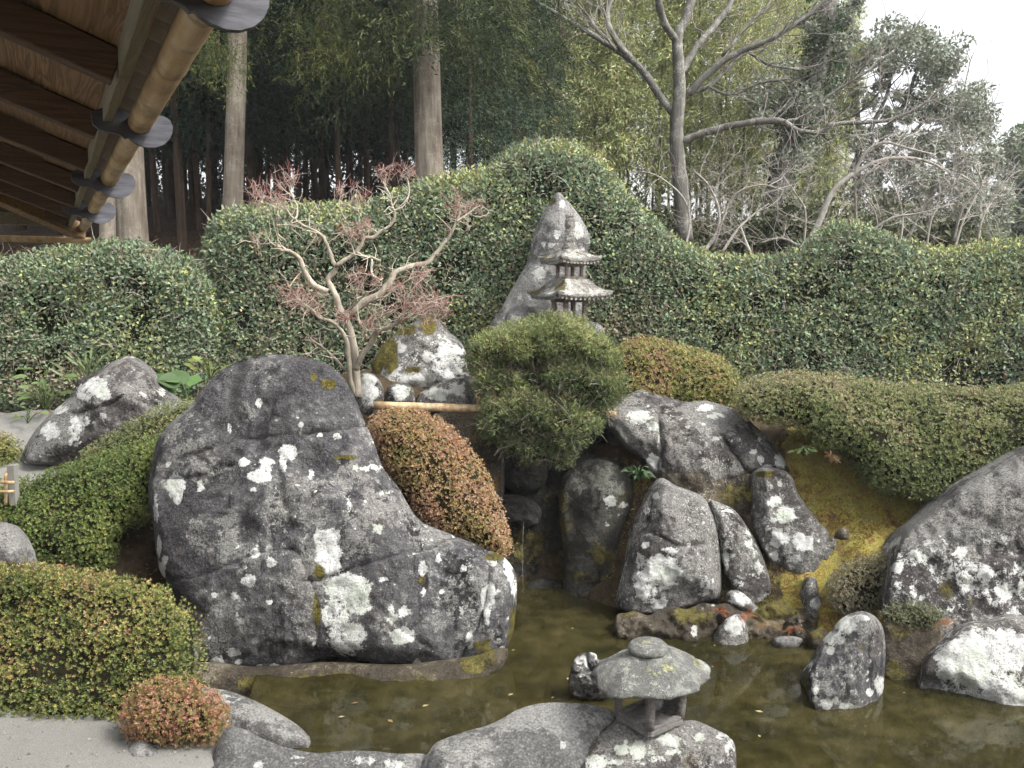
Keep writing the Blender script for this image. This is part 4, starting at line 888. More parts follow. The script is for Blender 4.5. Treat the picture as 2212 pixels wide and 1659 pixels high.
c = t.ramp(t.math('ADD', t.math('MULTIPLY', n1_, .5), t.math('MULTIPLY', n2_, .5)), [(.36, (.22, .13, .055)), (.47, (.38, .26, .13)), (.58, (.48, .38, .24))])
c = t.mix(t.math('MULTIPLY', t.step(t.noise(9, 7, .72), .5, .62), .65), c, (.15, .105, .065))
M['bamboo'] = t.surf(c, .5, t.bump(n1_, .2, .01), spec=.35)
t = NT('blackened_wood')
n1_ = t.noise(1., 5, .6, vec=t.scaled(6, 30, 40))
c = t.ramp(n1_, [(.35, (.026, .026, .032)), (.6, (.075, .076, .088)), (.75, (.12, .12, .13))])
M['black_wood'] = t.surf(c, .55, t.bump(n1_, .3, .006), spec=.4)
M['roof_tile'] = plain('grey_roof_tile', (.085, .092, .11), .7, .3, 9., .3)

def eave():
    a = math.atan(.528)
    ca, sa = math.cos(a), math.sin(a)
    G0 = P(440, 10, 1.5)
    E = thing('house_eave', 'wooden house eave with rafters, bamboo gutter and black cloud brackets at upper left', 'eave', loc=tuple(G0))
    E.rotation_euler = (0, 0, a)
    # local frame: x outwards (garden), y along the eave (away), z up; the gutter axis is the y axis
    L0 = P(253, 160, 1.95) - G0
    lx, ly, lz = L0[0] * ca + L0[1] * sa, -L0[0] * sa + L0[1] * ca, L0[2]
    step = .66 / ca; m = .38
    cn = 1 / math.hypot(1, m)
    rd = A_([-cn, 0, m * cn]); rn = A_([m * cn, 0, cn]); ey = A_([0, 1., 0]); ex = A_([1., 0, 0]); ez = A_([0, 0, 1.])
    yend = (6.15 - 1.5) / ca                                     # the corner of the roof
    p0 = A_([lx, 0, lz + .012])
    for k in range(-3, 8):
        y = ly + k * step
        ln = min(2.3, max(.25, (yend - y) / cn * .98))
        if y > yend - .12: continue
        V, Fc = bar(p0 + ey * y + rd * ln / 2, rd * ln / 2, ey * .027, rn * .036, .12)
        obj('rafter', mesh('rafter', V, Fc, False, M['rafter']), E)
    d = -.02
    widths = [.17, .21, .19, .23, .2, .22, .2, .24, .2, .22, .2]
    yk = [-2.2] + [ly + k * step for k in range(-1, 9, 2)]
    for i, w in enumerate(widths):
        for j in range(len(yk)):
            ya = yk[j]; yb = yk[j + 1] if j + 1 < len(yk) else yend - max(d, 0) * cn - .02
            yb = min(yb, yend - max(d, 0) * cn - .02)
            if yb - ya < .05: continue
            V, Fc = bar(p0 + rd * (d + w / 2) + rn * (.047 + .006 * (i % 2)) + ey * (ya + yb) / 2, rd * (w / 2 + .012), ey * ((yb - ya) / 2 - .0015), rn * .0085, .2)
            obj('soffit_board', mesh('soffit_board', V, Fc, False, M['soffit']), E)
        d += w
    # weathered eave strip with its joints
    for ya, yb in ((-2.2, .55), (.552, 1.75), (1.752, 2.95), (2.952, 4.1), (4.102, yend)):
        V, Fc = bar(p0 + A_([.013, (ya + yb) / 2, .016]), ex * .012, ey * (yb - ya) / 2, ez * .034, .15)
        obj('eave_strip', mesh('eave_strip', V, Fc, False, M['strip']), E)
    # roof tiles: a row of curved pan tiles lying over the strip
    wt_ = .15
    n = int((yend + 2.2) / wt_)
    q = np.linspace(0, 1, 9)
    cyl = np.stack([(q - .5) * (wt_ + .03), .03 * (1 - np.sin(np.pi * q) * 1.0) + .008 * np.cos(np.pi * q)], -1)
    base = p0 + A_([.012, 0, .062])
    V = []
    for dist in (-.03, .10, .45):
        for lay in (0, .018):
            for yy, zz in cyl:
                V.append(-rd * (0 if False else 0) + ex * 0 + (-rd) * 0 + A_([0, yy, 0]) + rn * (zz + lay) + rd * (dist - .06))
    V = A_(V); k9 = 9; Fq = []
    for r in range(2):
        for c_ in range(8):
            b0 = r * 18 + c_; b1 = (r + 1) * 18 + c_
            Fq += [[b0, b0 + 1, b1 + 1, b1], [b0 + 9, b1 + 9, b1 + 10, b0 + 10]]
    for c_ in range(8): Fq.append([c_, c_ + 9, c_ + 10, c_ + 1])
    for r in range(2):
        b0, b1 = r * 18, (r + 1) * 18
        Fq += [[b0, b1, b1 + 9, b0 + 9], [b0 + 8, b0 + 17, b1 + 17, b1 + 8]]
    tm = mesh('roof_tile', V, A_(Fq), True, M['roof_tile'])
    for k in range(n):
        o = obj('roof_tile', tm, E); o.location = tuple(base + ey * (-2.2 + wt_ * (k + .5))); o.rotation_euler = (0, random.Random(k).uniform(-.02, .02), 0)
    # closed roof slab above the boards
    V, Fc = bar(p0 + rd * 1.25 + rn * .105 + ey * (yend - 3.4) / 2, rd * 1.18, ey * (yend + 1.0) / 2, rn * .025, .1)
    obj('roof_sheathing', mesh('roof_sheathing', V, Fc, False, M['core']), E)
    # bamboo gutter: half pipes between brackets, with nodes
    def pipe(y0, y1, nodes, axis=1, off=(0, 0, 0), rad=.031):
        ys = sorted(set(list(np.linspace(y0, y1, 26)) + [nd + q for nd in nodes for q in (-.012, -.004, 0, .004, .012)]))
        an = np.linspace(math.radians(165), math.radians(375), 15)
        V, ns = [], len(an)
        for y in ys:
            r = rad * (1 + .0 * y)
            for nd in nodes:
                dd = abs(y - nd)
                if dd < .002: r *= .91
                elif dd < .006: r *= 1.07
                elif dd < .013: r *= 1.02
            for rr in (r, r - .005):
                V += [A_([rr * math.cos(q), y, rr * math.sin(q)]) for q in an]
        V = A_(V); Fq = []
        for i in range(len(ys) - 1):
            for j in range(ns - 1):
                b0, b1 = i * 2 * ns + j, (i + 1) * 2 * ns + j
                Fq += [[b0, b0 + 1, b1 + 1, b1], [b0 + ns, b1 + ns, b1 + ns + 1, b0 + ns + 1]]
            for j in (0, ns - 1):
                b0, b1 = i * 2 * ns + j, (i + 1) * 2 * ns + j
                Fq.append([b0, b1, b1 + ns, b0 + ns])
        for i in (0, len(ys) - 1):
            for j in range(ns - 1):
                b0 = i * 2 * ns + j; Fq.append([b0, b0 + ns, b0 + ns + 1, b0 + 1])
        if axis == 0: V = V[:, [1, 0, 2]] * (1, 1, 1)
        return obj('gutter_pipe', mesh('gutter_pipe', V + A_(off), A_(Fq), True, M['bamboo']), E)
    hk = [k * 1.165 / ca - .20 for k in range(5)]; hk[0] += .10
    pipe(-2.2, hk[2] + .3, [-1.1, -.6, -.1, .42, .62 + .35, 1.21, 1.75, 2.3])
    pipe(hk[2] + .303, yend + .14, [3.2, 3.75, 4.3, 4.9], off=(.002, 0, -.003))
    pipe(-2.4, .05, [-.3, -.9, -1.5, -2.1], axis=0, off=(0, yend + .12, -.075), rad=.033)
    # cloud-shaped brackets
    sh = [(-.16, .02), (-.155, -.02), (-.135, -.036), (-.11, -.043), (-.085, -.045), (-.066, -.050), (-.052, -.062), (-.04, -.058), (-.03, -.068), (-.01, -.080), (.02, -.088), (.05, -.086), (.078, -.074), (.098, -.055), (.110, -.03), (.112, -.005), (.103, .016), (.085, .028), (.065, .03), (.048, .022), (.040, .006), (.0315, -.006), (.024, -.022), (.012, -.0305), (0, -.033), (-.012, -.0305), (-.024, -.022), (-.0325, -.004), (-.036, .03), (-.07, .045), (-.12, .04)]
    ntch = lambda x, zz, q: (x, zz) if abs(x) < .034 and zz > -.034 else (x * q, zz * q)
    n = len(sh)
    for k, y in enumerate(hk[:4] + [-1.2]):
        sc = (.74, .76, .88, .98, 1.)[k]
        sh2 = [ntch(x, zz, sc) for x, zz in sh]
        Vs = A_([(x, y - .009, zz) for x, zz in sh2] + [(x, y + .009, zz) for x, zz in sh2])
        me = bpy.data.meshes.new('gutter_bracket')
        me.from_pydata([tuple(q) for q in Vs], [], [tuple(range(n)), tuple(range(2 * n - 1, n - 1, -1))] + [(i, i + n, (i + 1) % n + n, (i + 1) % n) for i in range(n)])
        me.materials.append(M['black_wood'])
        obj('gutter_bracket', me, E)
    # hip rafter at the corner and the strip of the other side
    hd = unit(A_([-1, -1, m * 1.0])); hs = unit(np.cross(hd, ez)); hn = np.cross(hs, hd)
    V, Fc = bar(A_([lx + .05, yend + .0, lz - .02]) + hd * 1.4, hd * 1.45, hs * .045, hn * .05, .12)
    obj('hip_rafter', mesh('hip_rafter', V, Fc, False, M['hip']), E)
    C0 = A_([lx, yend, lz + .07]); Vt = A_([C0 + (.05, 0.05, 0), C0 + (-2.6, .05, 0), C0 + (-2.6, -2.6, 2.6 * m)]); Vt = np.vstack([Vt, Vt + (0, 0, .03)])
    obj('roof_sheathing', mesh('roof_sheathing', Vt, [A_([[0, 1, 2], [3, 5, 4]]), A_([[0, 3, 4, 1], [1, 4, 5, 2], [2, 5, 3, 0]])], False, M['rafter']), E)
    V, Fc = bar(A_([lx - 1.2, yend - .02, lz + .04]), ex * 1.25, ey * .021, ez * .042, .15)
    obj('eave_strip', mesh('eave_strip', V, Fc, False, M['strip']), E)
eave()

# ---------------------------------------------------------------- bamboo pole across the waterfall, little fence on the left path
def bamboo_pole(name, p, q, r, nodes, label, category='pole', parent=None, mat='bamboo'):
    p, q = A_(p, float), A_(q, float); L = np.linalg.norm(q - p)
    ss = sorted(set(list(np.linspace(0, L, 8)) + [n + d for n in nodes for d in (-.008, -.003, 0, .003, .008)]))
    rad = []
    for s in ss:
        rr = r
        for n in nodes:
            dd = abs(s - n)
            if dd < .0015: rr = r * .96
            elif dd < .005: rr = r * 1.06
        rad.append(rr)
    V, Fc = tube([p + (q - p) * s / L for s in ss], rad, 14)
    o = obj(name, mesh(name, V, Fc, True, M[mat]), parent)
    return tag(o, label, category) if label else o
bamboo_pole('bamboo_pole', P(808, 876, 6.95), P(1330, 892, 7.0), .034, [.12, .52, .95, 1.4, 1.8], 'weathered bamboo pole lying across the top of the waterfall')
fn = thing('bamboo_fence', 'low bamboo fence with a grey post at the left edge beside the path', 'fence')
zf = 0
bp = P(30, 1062, 6.0)
V, Fc = bar(bp + A_([0, 0, .05]), (.026, 0, 0), (0, .026, 0), (0, 0, .14), .15)
obj('post', mesh('post', V, Fc, False, plain('fence_post_wood', (.19, .185, .165), .9, .2, 20.)), fn)
bamboo_pole('picket', P(13, 1090, 5.98), P(13, 1020, 5.98), .013, [.1], None, parent=fn, mat='bamboo')
bamboo_pole('rail', P(30, 1042, 5.94), P(-90, 1040, 6.0), .011, [.1, .3], None, parent=fn)
bamboo_pole('rail', P(30, 1062, 5.94), P(-90, 1062, 6.0), .011, [.15, .33], None, parent=fn)
# ---------------------------------------------------------------- clipped hedges and shrubs
def pick(pal, n, r, field=None, jit=.13):
    """a colour per leaf: palette entries drawn along a slow field so that kinds gather in patches"""
    pal = A_(pal, float); k = len(pal)
    f = r.random(n) if field is None else np.clip(.5 + field + r.normal(size=n) * .22, 0, .999)
    c = pal[(f * k).astype(int)]
    return c * (1 + jit * r.normal(size=(n, 1))).clip(.45, 1.7) * (1 + .06 * r.normal(size=(n, 3)))

def broad_leaves(mb, V, Fq, n, r, size, pal, depth=(-.12, .03), field=None, up=.35, tv=LEAF_V, tf=LEAF_F, flatn=.75, out=.7, thin=0.):
    pos, nr = scatter(V, Fq, n, r)
    if thin:
        k = r.random(n) > np.clip(2.6 * fbm(pos * thin, 3, 71) - .45, 0, .8); pos, nr = pos[k], nr[k]; n = len(pos)
    clump = .025 * noise(pos * 7, 72)
    pos = pos + nr * (r.uniform(depth[0], depth[1], n) + clump)[:, None] + r.normal(size=(n, 3)) * .01
    d = unit(nr * out * .6 + rnd_dirs(n, r) * .9 + (0, 0, up))
    nn = unit(nr + rnd_dirs(n, r) * flatn + (0, 0, .45))
    s = size * r.uniform(.5, 1.4, n)
    fl = None if field is None else field(pos)
    c = pick(pal, n, r, fl)
    Vl, Fl = place(tv, tf, pos, d, nn, s)
    mb.add(Vl, Fl, np.repeat(c, len(tv), 0))
    return pos

def rosettes(mb, V, Fq, n, r, size, pal, depth=(-.06, .012), field=None, k=6, tilt=.55, spread=.95):
    for q in range(4):
        tv, tf = rosette(k, r, spread)
        m = n // 4
        pos, nr = scatter(V, Fq, m, r)
        k_ = r.random(m) > np.clip(2.0 * fbm(pos * 3.2, 3, 75) - .5, 0, .7); pos, nr = pos[k_], nr[k_]; m = len(pos)
        pos = pos + nr * (r.uniform(depth[0], depth[1], m) + .02 * noise(pos * 14, 76) + (r.random(m) < .06) * r.uniform(0, .03, m))[:, None]
        ax = unit(nr + rnd_dirs(m, r) * tilt + (0, 0, .25))
        side = unit(np.cross(ax, rnd_dirs(m, r)))
        c = pick(pal, m, r, None if field is None else field(pos))
        cc = np.repeat(c, len(tv), 0) * (1 + .14 * r.normal(size=(m * len(tv) // 4, 1))).repeat(4, 0)[:m * len(tv)]
        Vl, Fl = place(tv, tf, pos, side, ax, size * r.uniform(.7, 1.25, m))
        mb.add(Vl, Fl, cc.clip(.004, .9))

def twigs_on(mb, V, Fq, n, r, length, rad, pal, out=.9, depth=-.12, droop=0.):
    pos, nr = scatter(V, Fq, n, r)
    pos = pos + nr * depth
    d = unit(nr * out + rnd_dirs(n, r) * .8 + (0, 0, .25))
    c = pick(pal, n, r)
    for i in range(n):
        L = length * r.uniform(.5, 1.4)
        p = [pos[i]]; dd = d[i]
        for s in range(3):
            dd = unit(dd + r.normal(size=3) * .3 + (0, 0, -droop)); p.append(p[-1] + dd * L / 3)
        Vt, Ft = tube(p, np.linspace(rad, rad * .4, 4), 3, False)
        mb.add(Vt, Ft, c[i])

def shrink(B, d):
    V = B['V'].copy()
    Fq = np.vstack([B['Ff'], B['Fb']])
    nn = np.cross(V[Fq[:, 2]] - V[Fq[:, 0]], V[Fq[:, 3]] - V[Fq[:, 1]])
    vn = np.zeros_like(V)
    for k in range(4): np.add.at(vn, Fq[:, k], nn)
    return V - unit(vn) * d, Fq

def nfield(sc, amp, seed, extra=None):
    def f(p):
        v = amp * fbm(p * sc, 3, seed)
        return v + extra(p) if extra is not None else v
    return f

def area(V, Fq):
    return .5 * np.linalg.norm(np.cross(V[Fq[:, 2]] - V[Fq[:, 0]], V[Fq[:, 3]] - V[Fq[:, 1]]), axis=1).sum()

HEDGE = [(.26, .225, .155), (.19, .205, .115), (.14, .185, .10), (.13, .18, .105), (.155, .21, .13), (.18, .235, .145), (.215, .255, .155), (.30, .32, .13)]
TWIGC = [(.24, .20, .16), (.34, .30, .25), (.17, .13, .10), (.42, .38, .33)]

def hedge(name, label, outline, Y0, dens, seed, size=.045, T=.45, Tb=.5, R=.4, field=None, ntw=900, **kw):
    r = np.random.default_rng(seed)
    B = body(outline, Y0, T=T, Tb=Tb, R=R, res=.06, amp=.05, fr=1.9, seed=seed, lean=.06, **kw)
    root = thing(name, label, 'hedge')
    Vc, Fc = shrink(B, .13)
    obj('inner_twigs', mesh('inner_twigs', Vc, Fc, True, M['core_hedge']), root)
    mb = MB()
    n = int(area(B['V'], B['Ff']) * dens)
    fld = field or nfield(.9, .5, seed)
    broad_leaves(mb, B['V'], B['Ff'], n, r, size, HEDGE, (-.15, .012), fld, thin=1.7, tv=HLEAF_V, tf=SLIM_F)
    broad_leaves(mb, B['V'], B['Fb'], n // 6, r, size * 1.3, HEDGE, (-.1, .03), fld, tv=HLEAF_V, tf=SLIM_F)
    obj('foliage', mb.mesh('foliage', M['leaf_gloss'], False), root, kind='stuff')
    tb = MB()
    twigs_on(tb, B['V'], B['Ff'], ntw, r, .22, .0038, TWIGC, out=.3, depth=-.07)
    obj('twigs', tb.mesh('twigs', M['twig']), root, kind='stuff')
    return B

HL = [(-90, 560), (-20, 548), (40, 545), (110, 528), (190, 516), (260, 512), (330, 523), (385, 542), (430, 565), (465, 610), (480, 700), (478, 800), (460, 880), (330, 905), (150, 915), (0, 918), (-90, 920)]
HM = [(432, 620), (432, 560), (438, 515), (455, 472), (482, 448), (530, 437), (590, 433), (660, 431), (740, 431), (800, 420), (850, 404), (900, 386), (950, 371), (1000, 363), (1045, 356), (1072, 336), (1100, 311), (1140, 301), (1190, 297), (1240, 299), (1280, 315), (1312, 347), (1342, 388), (1382, 432), (1430, 478), (1480, 509), (1540, 528), (1600, 537), (1660, 536), (1712, 525), (1760, 500), (1800, 476), (1835, 470), (1872, 479), (1930, 501), (1990, 519), (2040, 531), (2100, 521), (2160, 512), (2290, 503), (2400, 510), (2400, 890), (2200, 890), (1900, 885), (1600, 870), (1300, 850), (1000, 850), (700, 880), (440, 900)]
HL = [(x, y + (7 if y < 620 else 0)) for x, y in HL]; HM = [(x, y + (8 if y < 620 else 0) + (9 if 1460 < x < 1730 and y < 620 else 0)) for x, y in HM]
hedge('clipped_hedge', 'rounded broadleaf hedge along the gravel path at the left', HL, 9.55, 7600, 101, R=.35)
def crest(p):          # fresh yellow-green shoots, with the lit clipped crest also put into the colour
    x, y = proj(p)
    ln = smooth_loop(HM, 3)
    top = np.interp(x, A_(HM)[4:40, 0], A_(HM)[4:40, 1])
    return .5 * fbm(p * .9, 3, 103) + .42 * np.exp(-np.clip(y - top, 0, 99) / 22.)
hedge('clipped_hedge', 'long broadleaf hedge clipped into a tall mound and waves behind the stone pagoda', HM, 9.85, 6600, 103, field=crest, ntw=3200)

def azalea(name, label, outline, Y0, pal, seed, dens=5600, size=.0195, T=.35, Tb=.35, R=.25, field=None, lean=.3, amp=.045, fr=4.5, res=.035, core=.06, k=5, **kw):
    r = np.random.default_rng(seed)
    B = body(outline, Y0, T=T, Tb=Tb, R=R, res=res, amp=amp, fr=fr, seed=seed, lean=lean, **kw)
    root = thing(name, label, 'shrub')
    Vc, Fc = shrink(B, core)
    obj('inner_twigs', mesh('inner_twigs', Vc, Fc, True, M['core']), root)
    mb = MB()
    n = int(area(B['V'], B['Ff']) * dens)
    fld = field or nfield(2.2, .35, seed)
    rosettes(mb, B['V'], B['Ff'], n, r, size, pal, (-core - .015, .018), fld, k=k)
    rosettes(mb, B['V'], B['Fb'], max(8, n // 4), r, size * 1.15, pal, (-core, .015), fld, k=k)
    obj('foliage', mb.mesh('foliage', M['leaf'], False), root, kind='stuff')
    return B

GREEN = [(.07, .10, .028), (.095, .135, .035), (.13, .175, .045), (.17, .21, .055), (.23, .25, .075)]
MIXED = [(.09, .115, .034), (.13, .155, .042), (.19, .205, .056), (.25, .245, .075), (.31, .275, .095), (.35, .25, .115), (.29, .17, .095)]
ORANGE = [(.14, .15, .045), (.21, .185, .06), (.31, .225, .09), (.37, .245, .115), (.41, .265, .15), (.44, .31, .21), (.30, .15, .09)]
OLIVE = [(.085, .11, .04), (.125, .155, .055), (.17, .195, .072), (.215, .235, .095), (.26, .26, .125), (.29, .25, .145)]

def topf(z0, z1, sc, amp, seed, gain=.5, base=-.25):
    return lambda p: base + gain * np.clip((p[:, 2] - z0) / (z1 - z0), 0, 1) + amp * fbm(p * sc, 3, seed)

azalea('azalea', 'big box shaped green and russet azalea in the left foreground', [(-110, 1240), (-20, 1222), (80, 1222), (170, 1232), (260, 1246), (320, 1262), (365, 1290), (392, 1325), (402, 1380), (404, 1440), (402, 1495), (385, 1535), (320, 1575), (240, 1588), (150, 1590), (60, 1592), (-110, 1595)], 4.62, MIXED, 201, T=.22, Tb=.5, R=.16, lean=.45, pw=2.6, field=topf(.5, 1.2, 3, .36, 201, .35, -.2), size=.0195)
azalea('azalea', 'small round pinkish azalea ball on the gravel at the bottom left', [(375, 1467), (420, 1474), (460, 1495), (484, 1525), (491, 1555), (480, 1590), (455, 1612), (410, 1622), (350, 1620), (300, 1608), (272, 1585), (262, 1550), (268, 1520), (290, 1492), (330, 1473)], 4.32, [(.12, .13, .035), (.19, .16, .05), (.27, .16, .075), (.33, .17, .10), (.36, .20, .14), (.24, .18, .06)], 203, T=.24, Tb=.24, R=.25, lean=.1, res=.025, size=.017, dens=9000)
azalea('azalea', 'green azalea on the left bank beside the huge boulder', [(-100, 1075), (-20, 1050), (60, 1030), (140, 1005), (210, 985), (270, 965), (330, 945), (350, 990), (345, 1060), (325, 1120), (270, 1140), (250, 1180), (240, 1230), (150, 1245), (60, 1235), (-100, 1240)], 6.05, GREEN, 205, T=.3, Tb=.4, R=.25, lean=.45, field=nfield(2.4, .4, 205), size=.0195)
azalea('azalea', 'low olive brown azalea between the pointed rock and the huge boulder', [(175, 985), (200, 960), (240, 935), (290, 905), (340, 880), (390, 864), (425, 868), (420, 905), (380, 950), (300, 990), (220, 1005)], 6.75, OLIVE, 207, T=.18, Tb=.3, R=.14, lean=.5, size=.019)
azalea('azalea', 'azalea cut off by the left edge of the picture by the path', [(-90, 935), (-20, 930), (20, 945), (45, 975), (48, 1010), (25, 1040), (-90, 1045)], 7.3, MIXED, 209, T=.2, Tb=.3, R=.18, size=.02)
azalea('azalea', 'orange russet azalea draped down beside the waterfall', [(795, 915), (815, 893), (845, 884), (890, 886), (935, 898), (975, 925), (1010, 962), (1042, 1005), (1066, 1055), (1084, 1105), (1098, 1150), (1103, 1188), (1085, 1204), (1040, 1198), (990, 1172), (940, 1152), (905, 1118), (880, 1070), (855, 1040), (830, 1010), (815, 965)], 6.35, ORANGE, 211, T=.28, Tb=.4, R=.24, lean=.35, field=nfield(2.6, .35, 211, lambda p: .08 + 0 * p[:, 0]), size=.019, dens=7000)
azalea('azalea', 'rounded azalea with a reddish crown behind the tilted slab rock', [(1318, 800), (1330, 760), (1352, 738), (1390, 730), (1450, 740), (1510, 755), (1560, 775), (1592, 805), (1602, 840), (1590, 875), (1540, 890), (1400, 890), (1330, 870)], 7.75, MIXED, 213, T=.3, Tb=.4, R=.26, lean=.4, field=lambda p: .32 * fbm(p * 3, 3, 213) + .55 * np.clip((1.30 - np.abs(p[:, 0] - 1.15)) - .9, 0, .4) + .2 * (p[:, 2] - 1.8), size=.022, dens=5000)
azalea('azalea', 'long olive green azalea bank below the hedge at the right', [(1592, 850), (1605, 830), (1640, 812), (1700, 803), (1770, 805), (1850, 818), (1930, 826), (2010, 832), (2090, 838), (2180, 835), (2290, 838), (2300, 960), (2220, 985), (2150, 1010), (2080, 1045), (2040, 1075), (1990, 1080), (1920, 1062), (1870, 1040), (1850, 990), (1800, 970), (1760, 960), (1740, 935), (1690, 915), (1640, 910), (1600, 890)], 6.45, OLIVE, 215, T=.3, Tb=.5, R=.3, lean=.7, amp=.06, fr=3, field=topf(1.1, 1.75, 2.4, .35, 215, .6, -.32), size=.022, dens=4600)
azalea('azalea', 'dry grey brown low shrub between the moss slope and the right boulder', [(1790, 1260), (1820, 1225), (1860, 1205), (1905, 1195), (1925, 1230), (1918, 1290), (1895, 1325), (1840, 1335), (1800, 1310)], 5.95, [(.20, .18, .12), (.27, .24, .16), (.16, .15, .08), (.24, .21, .11)], 217, T=.1, Tb=.2, R=.12, lean=.4, size=.017, dens=9000, core=.045)
azalea('azalea', 'tiny grey leaved ground cover on the bank beside the egg shaped stone', [(1905, 1320), (1950, 1300), (2000, 1305), (2045, 1325), (2030, 1355), (1980, 1360), (1925, 1350)], 5.45, [(.13, .14, .08), (.18, .18, .11), (.09, .11, .04)], 218, T=.1, Tb=.15, R=.08, lean=.4, size=.012, dens=8000, core=.03, res=.025)

# yew with layered pads over the waterfall
def yew():
    r = np.random.default_rng(301)
    root = thing('yew_bush', 'shaggy green yew bush growing over the waterfall', 'bush')
    pads = [([(1012, 760), (1032, 726), (1080, 712), (1130, 696), (1200, 682), (1242, 686), (1278, 704), (1308, 724), (1334, 756), (1342, 785), (1296, 796), (1240, 784), (1195, 786), (1130, 776), (1070, 788), (1022, 792)], 7.05, .3, .3),
            ([(1018, 795), (1060, 782), (1110, 800), (1128, 832), (1090, 856), (1040, 856), (1024, 830)], 6.95, .18, .1),
            ([(1190, 798), (1255, 780), (1322, 796), (1346, 832), (1334, 882), (1288, 894), (1240, 870), (1196, 842)], 6.9, .22, .1),
            ([(1032, 872), (1088, 852), (1140, 842), (1190, 856), (1200, 905), (1150, 932), (1100, 926), (1050, 934)], 6.85, .2, .1),
            ([(1150, 860), (1210, 856), (1268, 878), (1304, 914), (1276, 952), (1230, 974), (1186, 956), (1156, 920)], 6.8, .22, .1),
            ([(1050, 948), (1100, 934), (1150, 946), (1204, 964), (1242, 978), (1216, 1004), (1172, 998), (1110, 984)], 6.85, .13, .1),
            ([(1110, 798), (1170, 786), (1214, 802), (1218, 842), (1160, 850), (1114, 832)], 7.0, .14, .1)]
    # shoot template: short axis with needles on both sides
    V, Fc = [], []
    for i in range(4):
        y = .12 + .88 * i / 4
        for s in (-1, 1):
            a = r.uniform(-.6, .9); L = .34 * (1 - .35 * y)
            b = len(V); d = A_([s * math.cos(a) * .8, .55, math.sin(a) * .6]) * L
            V += [(0, y - .10, 0), (0, y + .10, .03), tuple(A_([0, y, 0]) + d)]; Fc.append([b, b + 1, b + 2])
    tv, tf = A_(V), A_(Fc)
    pal = [(.06, .08, .036), (.10, .128, .052), (.145, .178, .068), (.20, .228, .085), (.26, .28, .115)]
    mb, cb, tb = MB(), MB(), MB()
    for i, (o, Y, T, ln_) in enumerate(pads):
        B = body(o, Y, T=T, Tb=.22, R=.14, res=.03, amp=.14, fr=5, seed=310 + i, lean=ln_, jag=.06)
        Vc, Fcc = shrink(B, .11)
        cb.add(Vc, Fcc)
        ar = area(B['V'], B['Ff'])
        for Fq, dn in ((B['Ff'], 13000 if i == 0 else 11000), (B['Fb'], 1800)):
            n = int(ar * dn)
            pos, nr = scatter(B['V'], Fq, n, r)
            pos = pos + nr * r.uniform(-.13, .035, n)[:, None]
            d = unit(nr * .5 + rnd_dirs(n, r) * 1. + (0, 0, .3))
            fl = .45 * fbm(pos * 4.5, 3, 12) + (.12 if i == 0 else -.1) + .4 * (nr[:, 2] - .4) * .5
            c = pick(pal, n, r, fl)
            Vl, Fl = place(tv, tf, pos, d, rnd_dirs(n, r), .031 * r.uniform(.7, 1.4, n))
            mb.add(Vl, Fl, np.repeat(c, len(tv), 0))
        twigs_on(tb, B['V'], B['Ff'], 90, r, .2, .004, [(.12, .09, .07), (.18, .15, .13)], depth=-.12)
    c0 = P(1175, 905, 7.2)
    for q in [(1090, 760), (1150, 780), (1230, 780), (1300, 800), (1060, 830), (1280, 880), (1100, 930), (1210, 960), (1050, 960), (1140, 990)]:
        e = P(q[0], q[1], 6.9)
        mid = (c0 + e) / 2 + r.normal(size=3) * .05
        Vt, Ft = tube(smooth_line([c0, mid, e], 4), np.linspace(.022, .008, 9), 6); tb.add(Vt, Ft, (.13, .10, .085))
    Vt, Ft = tube([P(1180, 1010, 7.4), c0], [.05, .035], 8); tb.add(Vt, Ft, (.13, .10, .085))
    obj('foliage', mb.mesh('foliage', M['needle'], False), root, kind='stuff')
    obj('inner_twigs', cb.mesh('inner_twigs', M['core']), root)
    obj('branches', tb.mesh('branches', M['twig']), root)
yew()

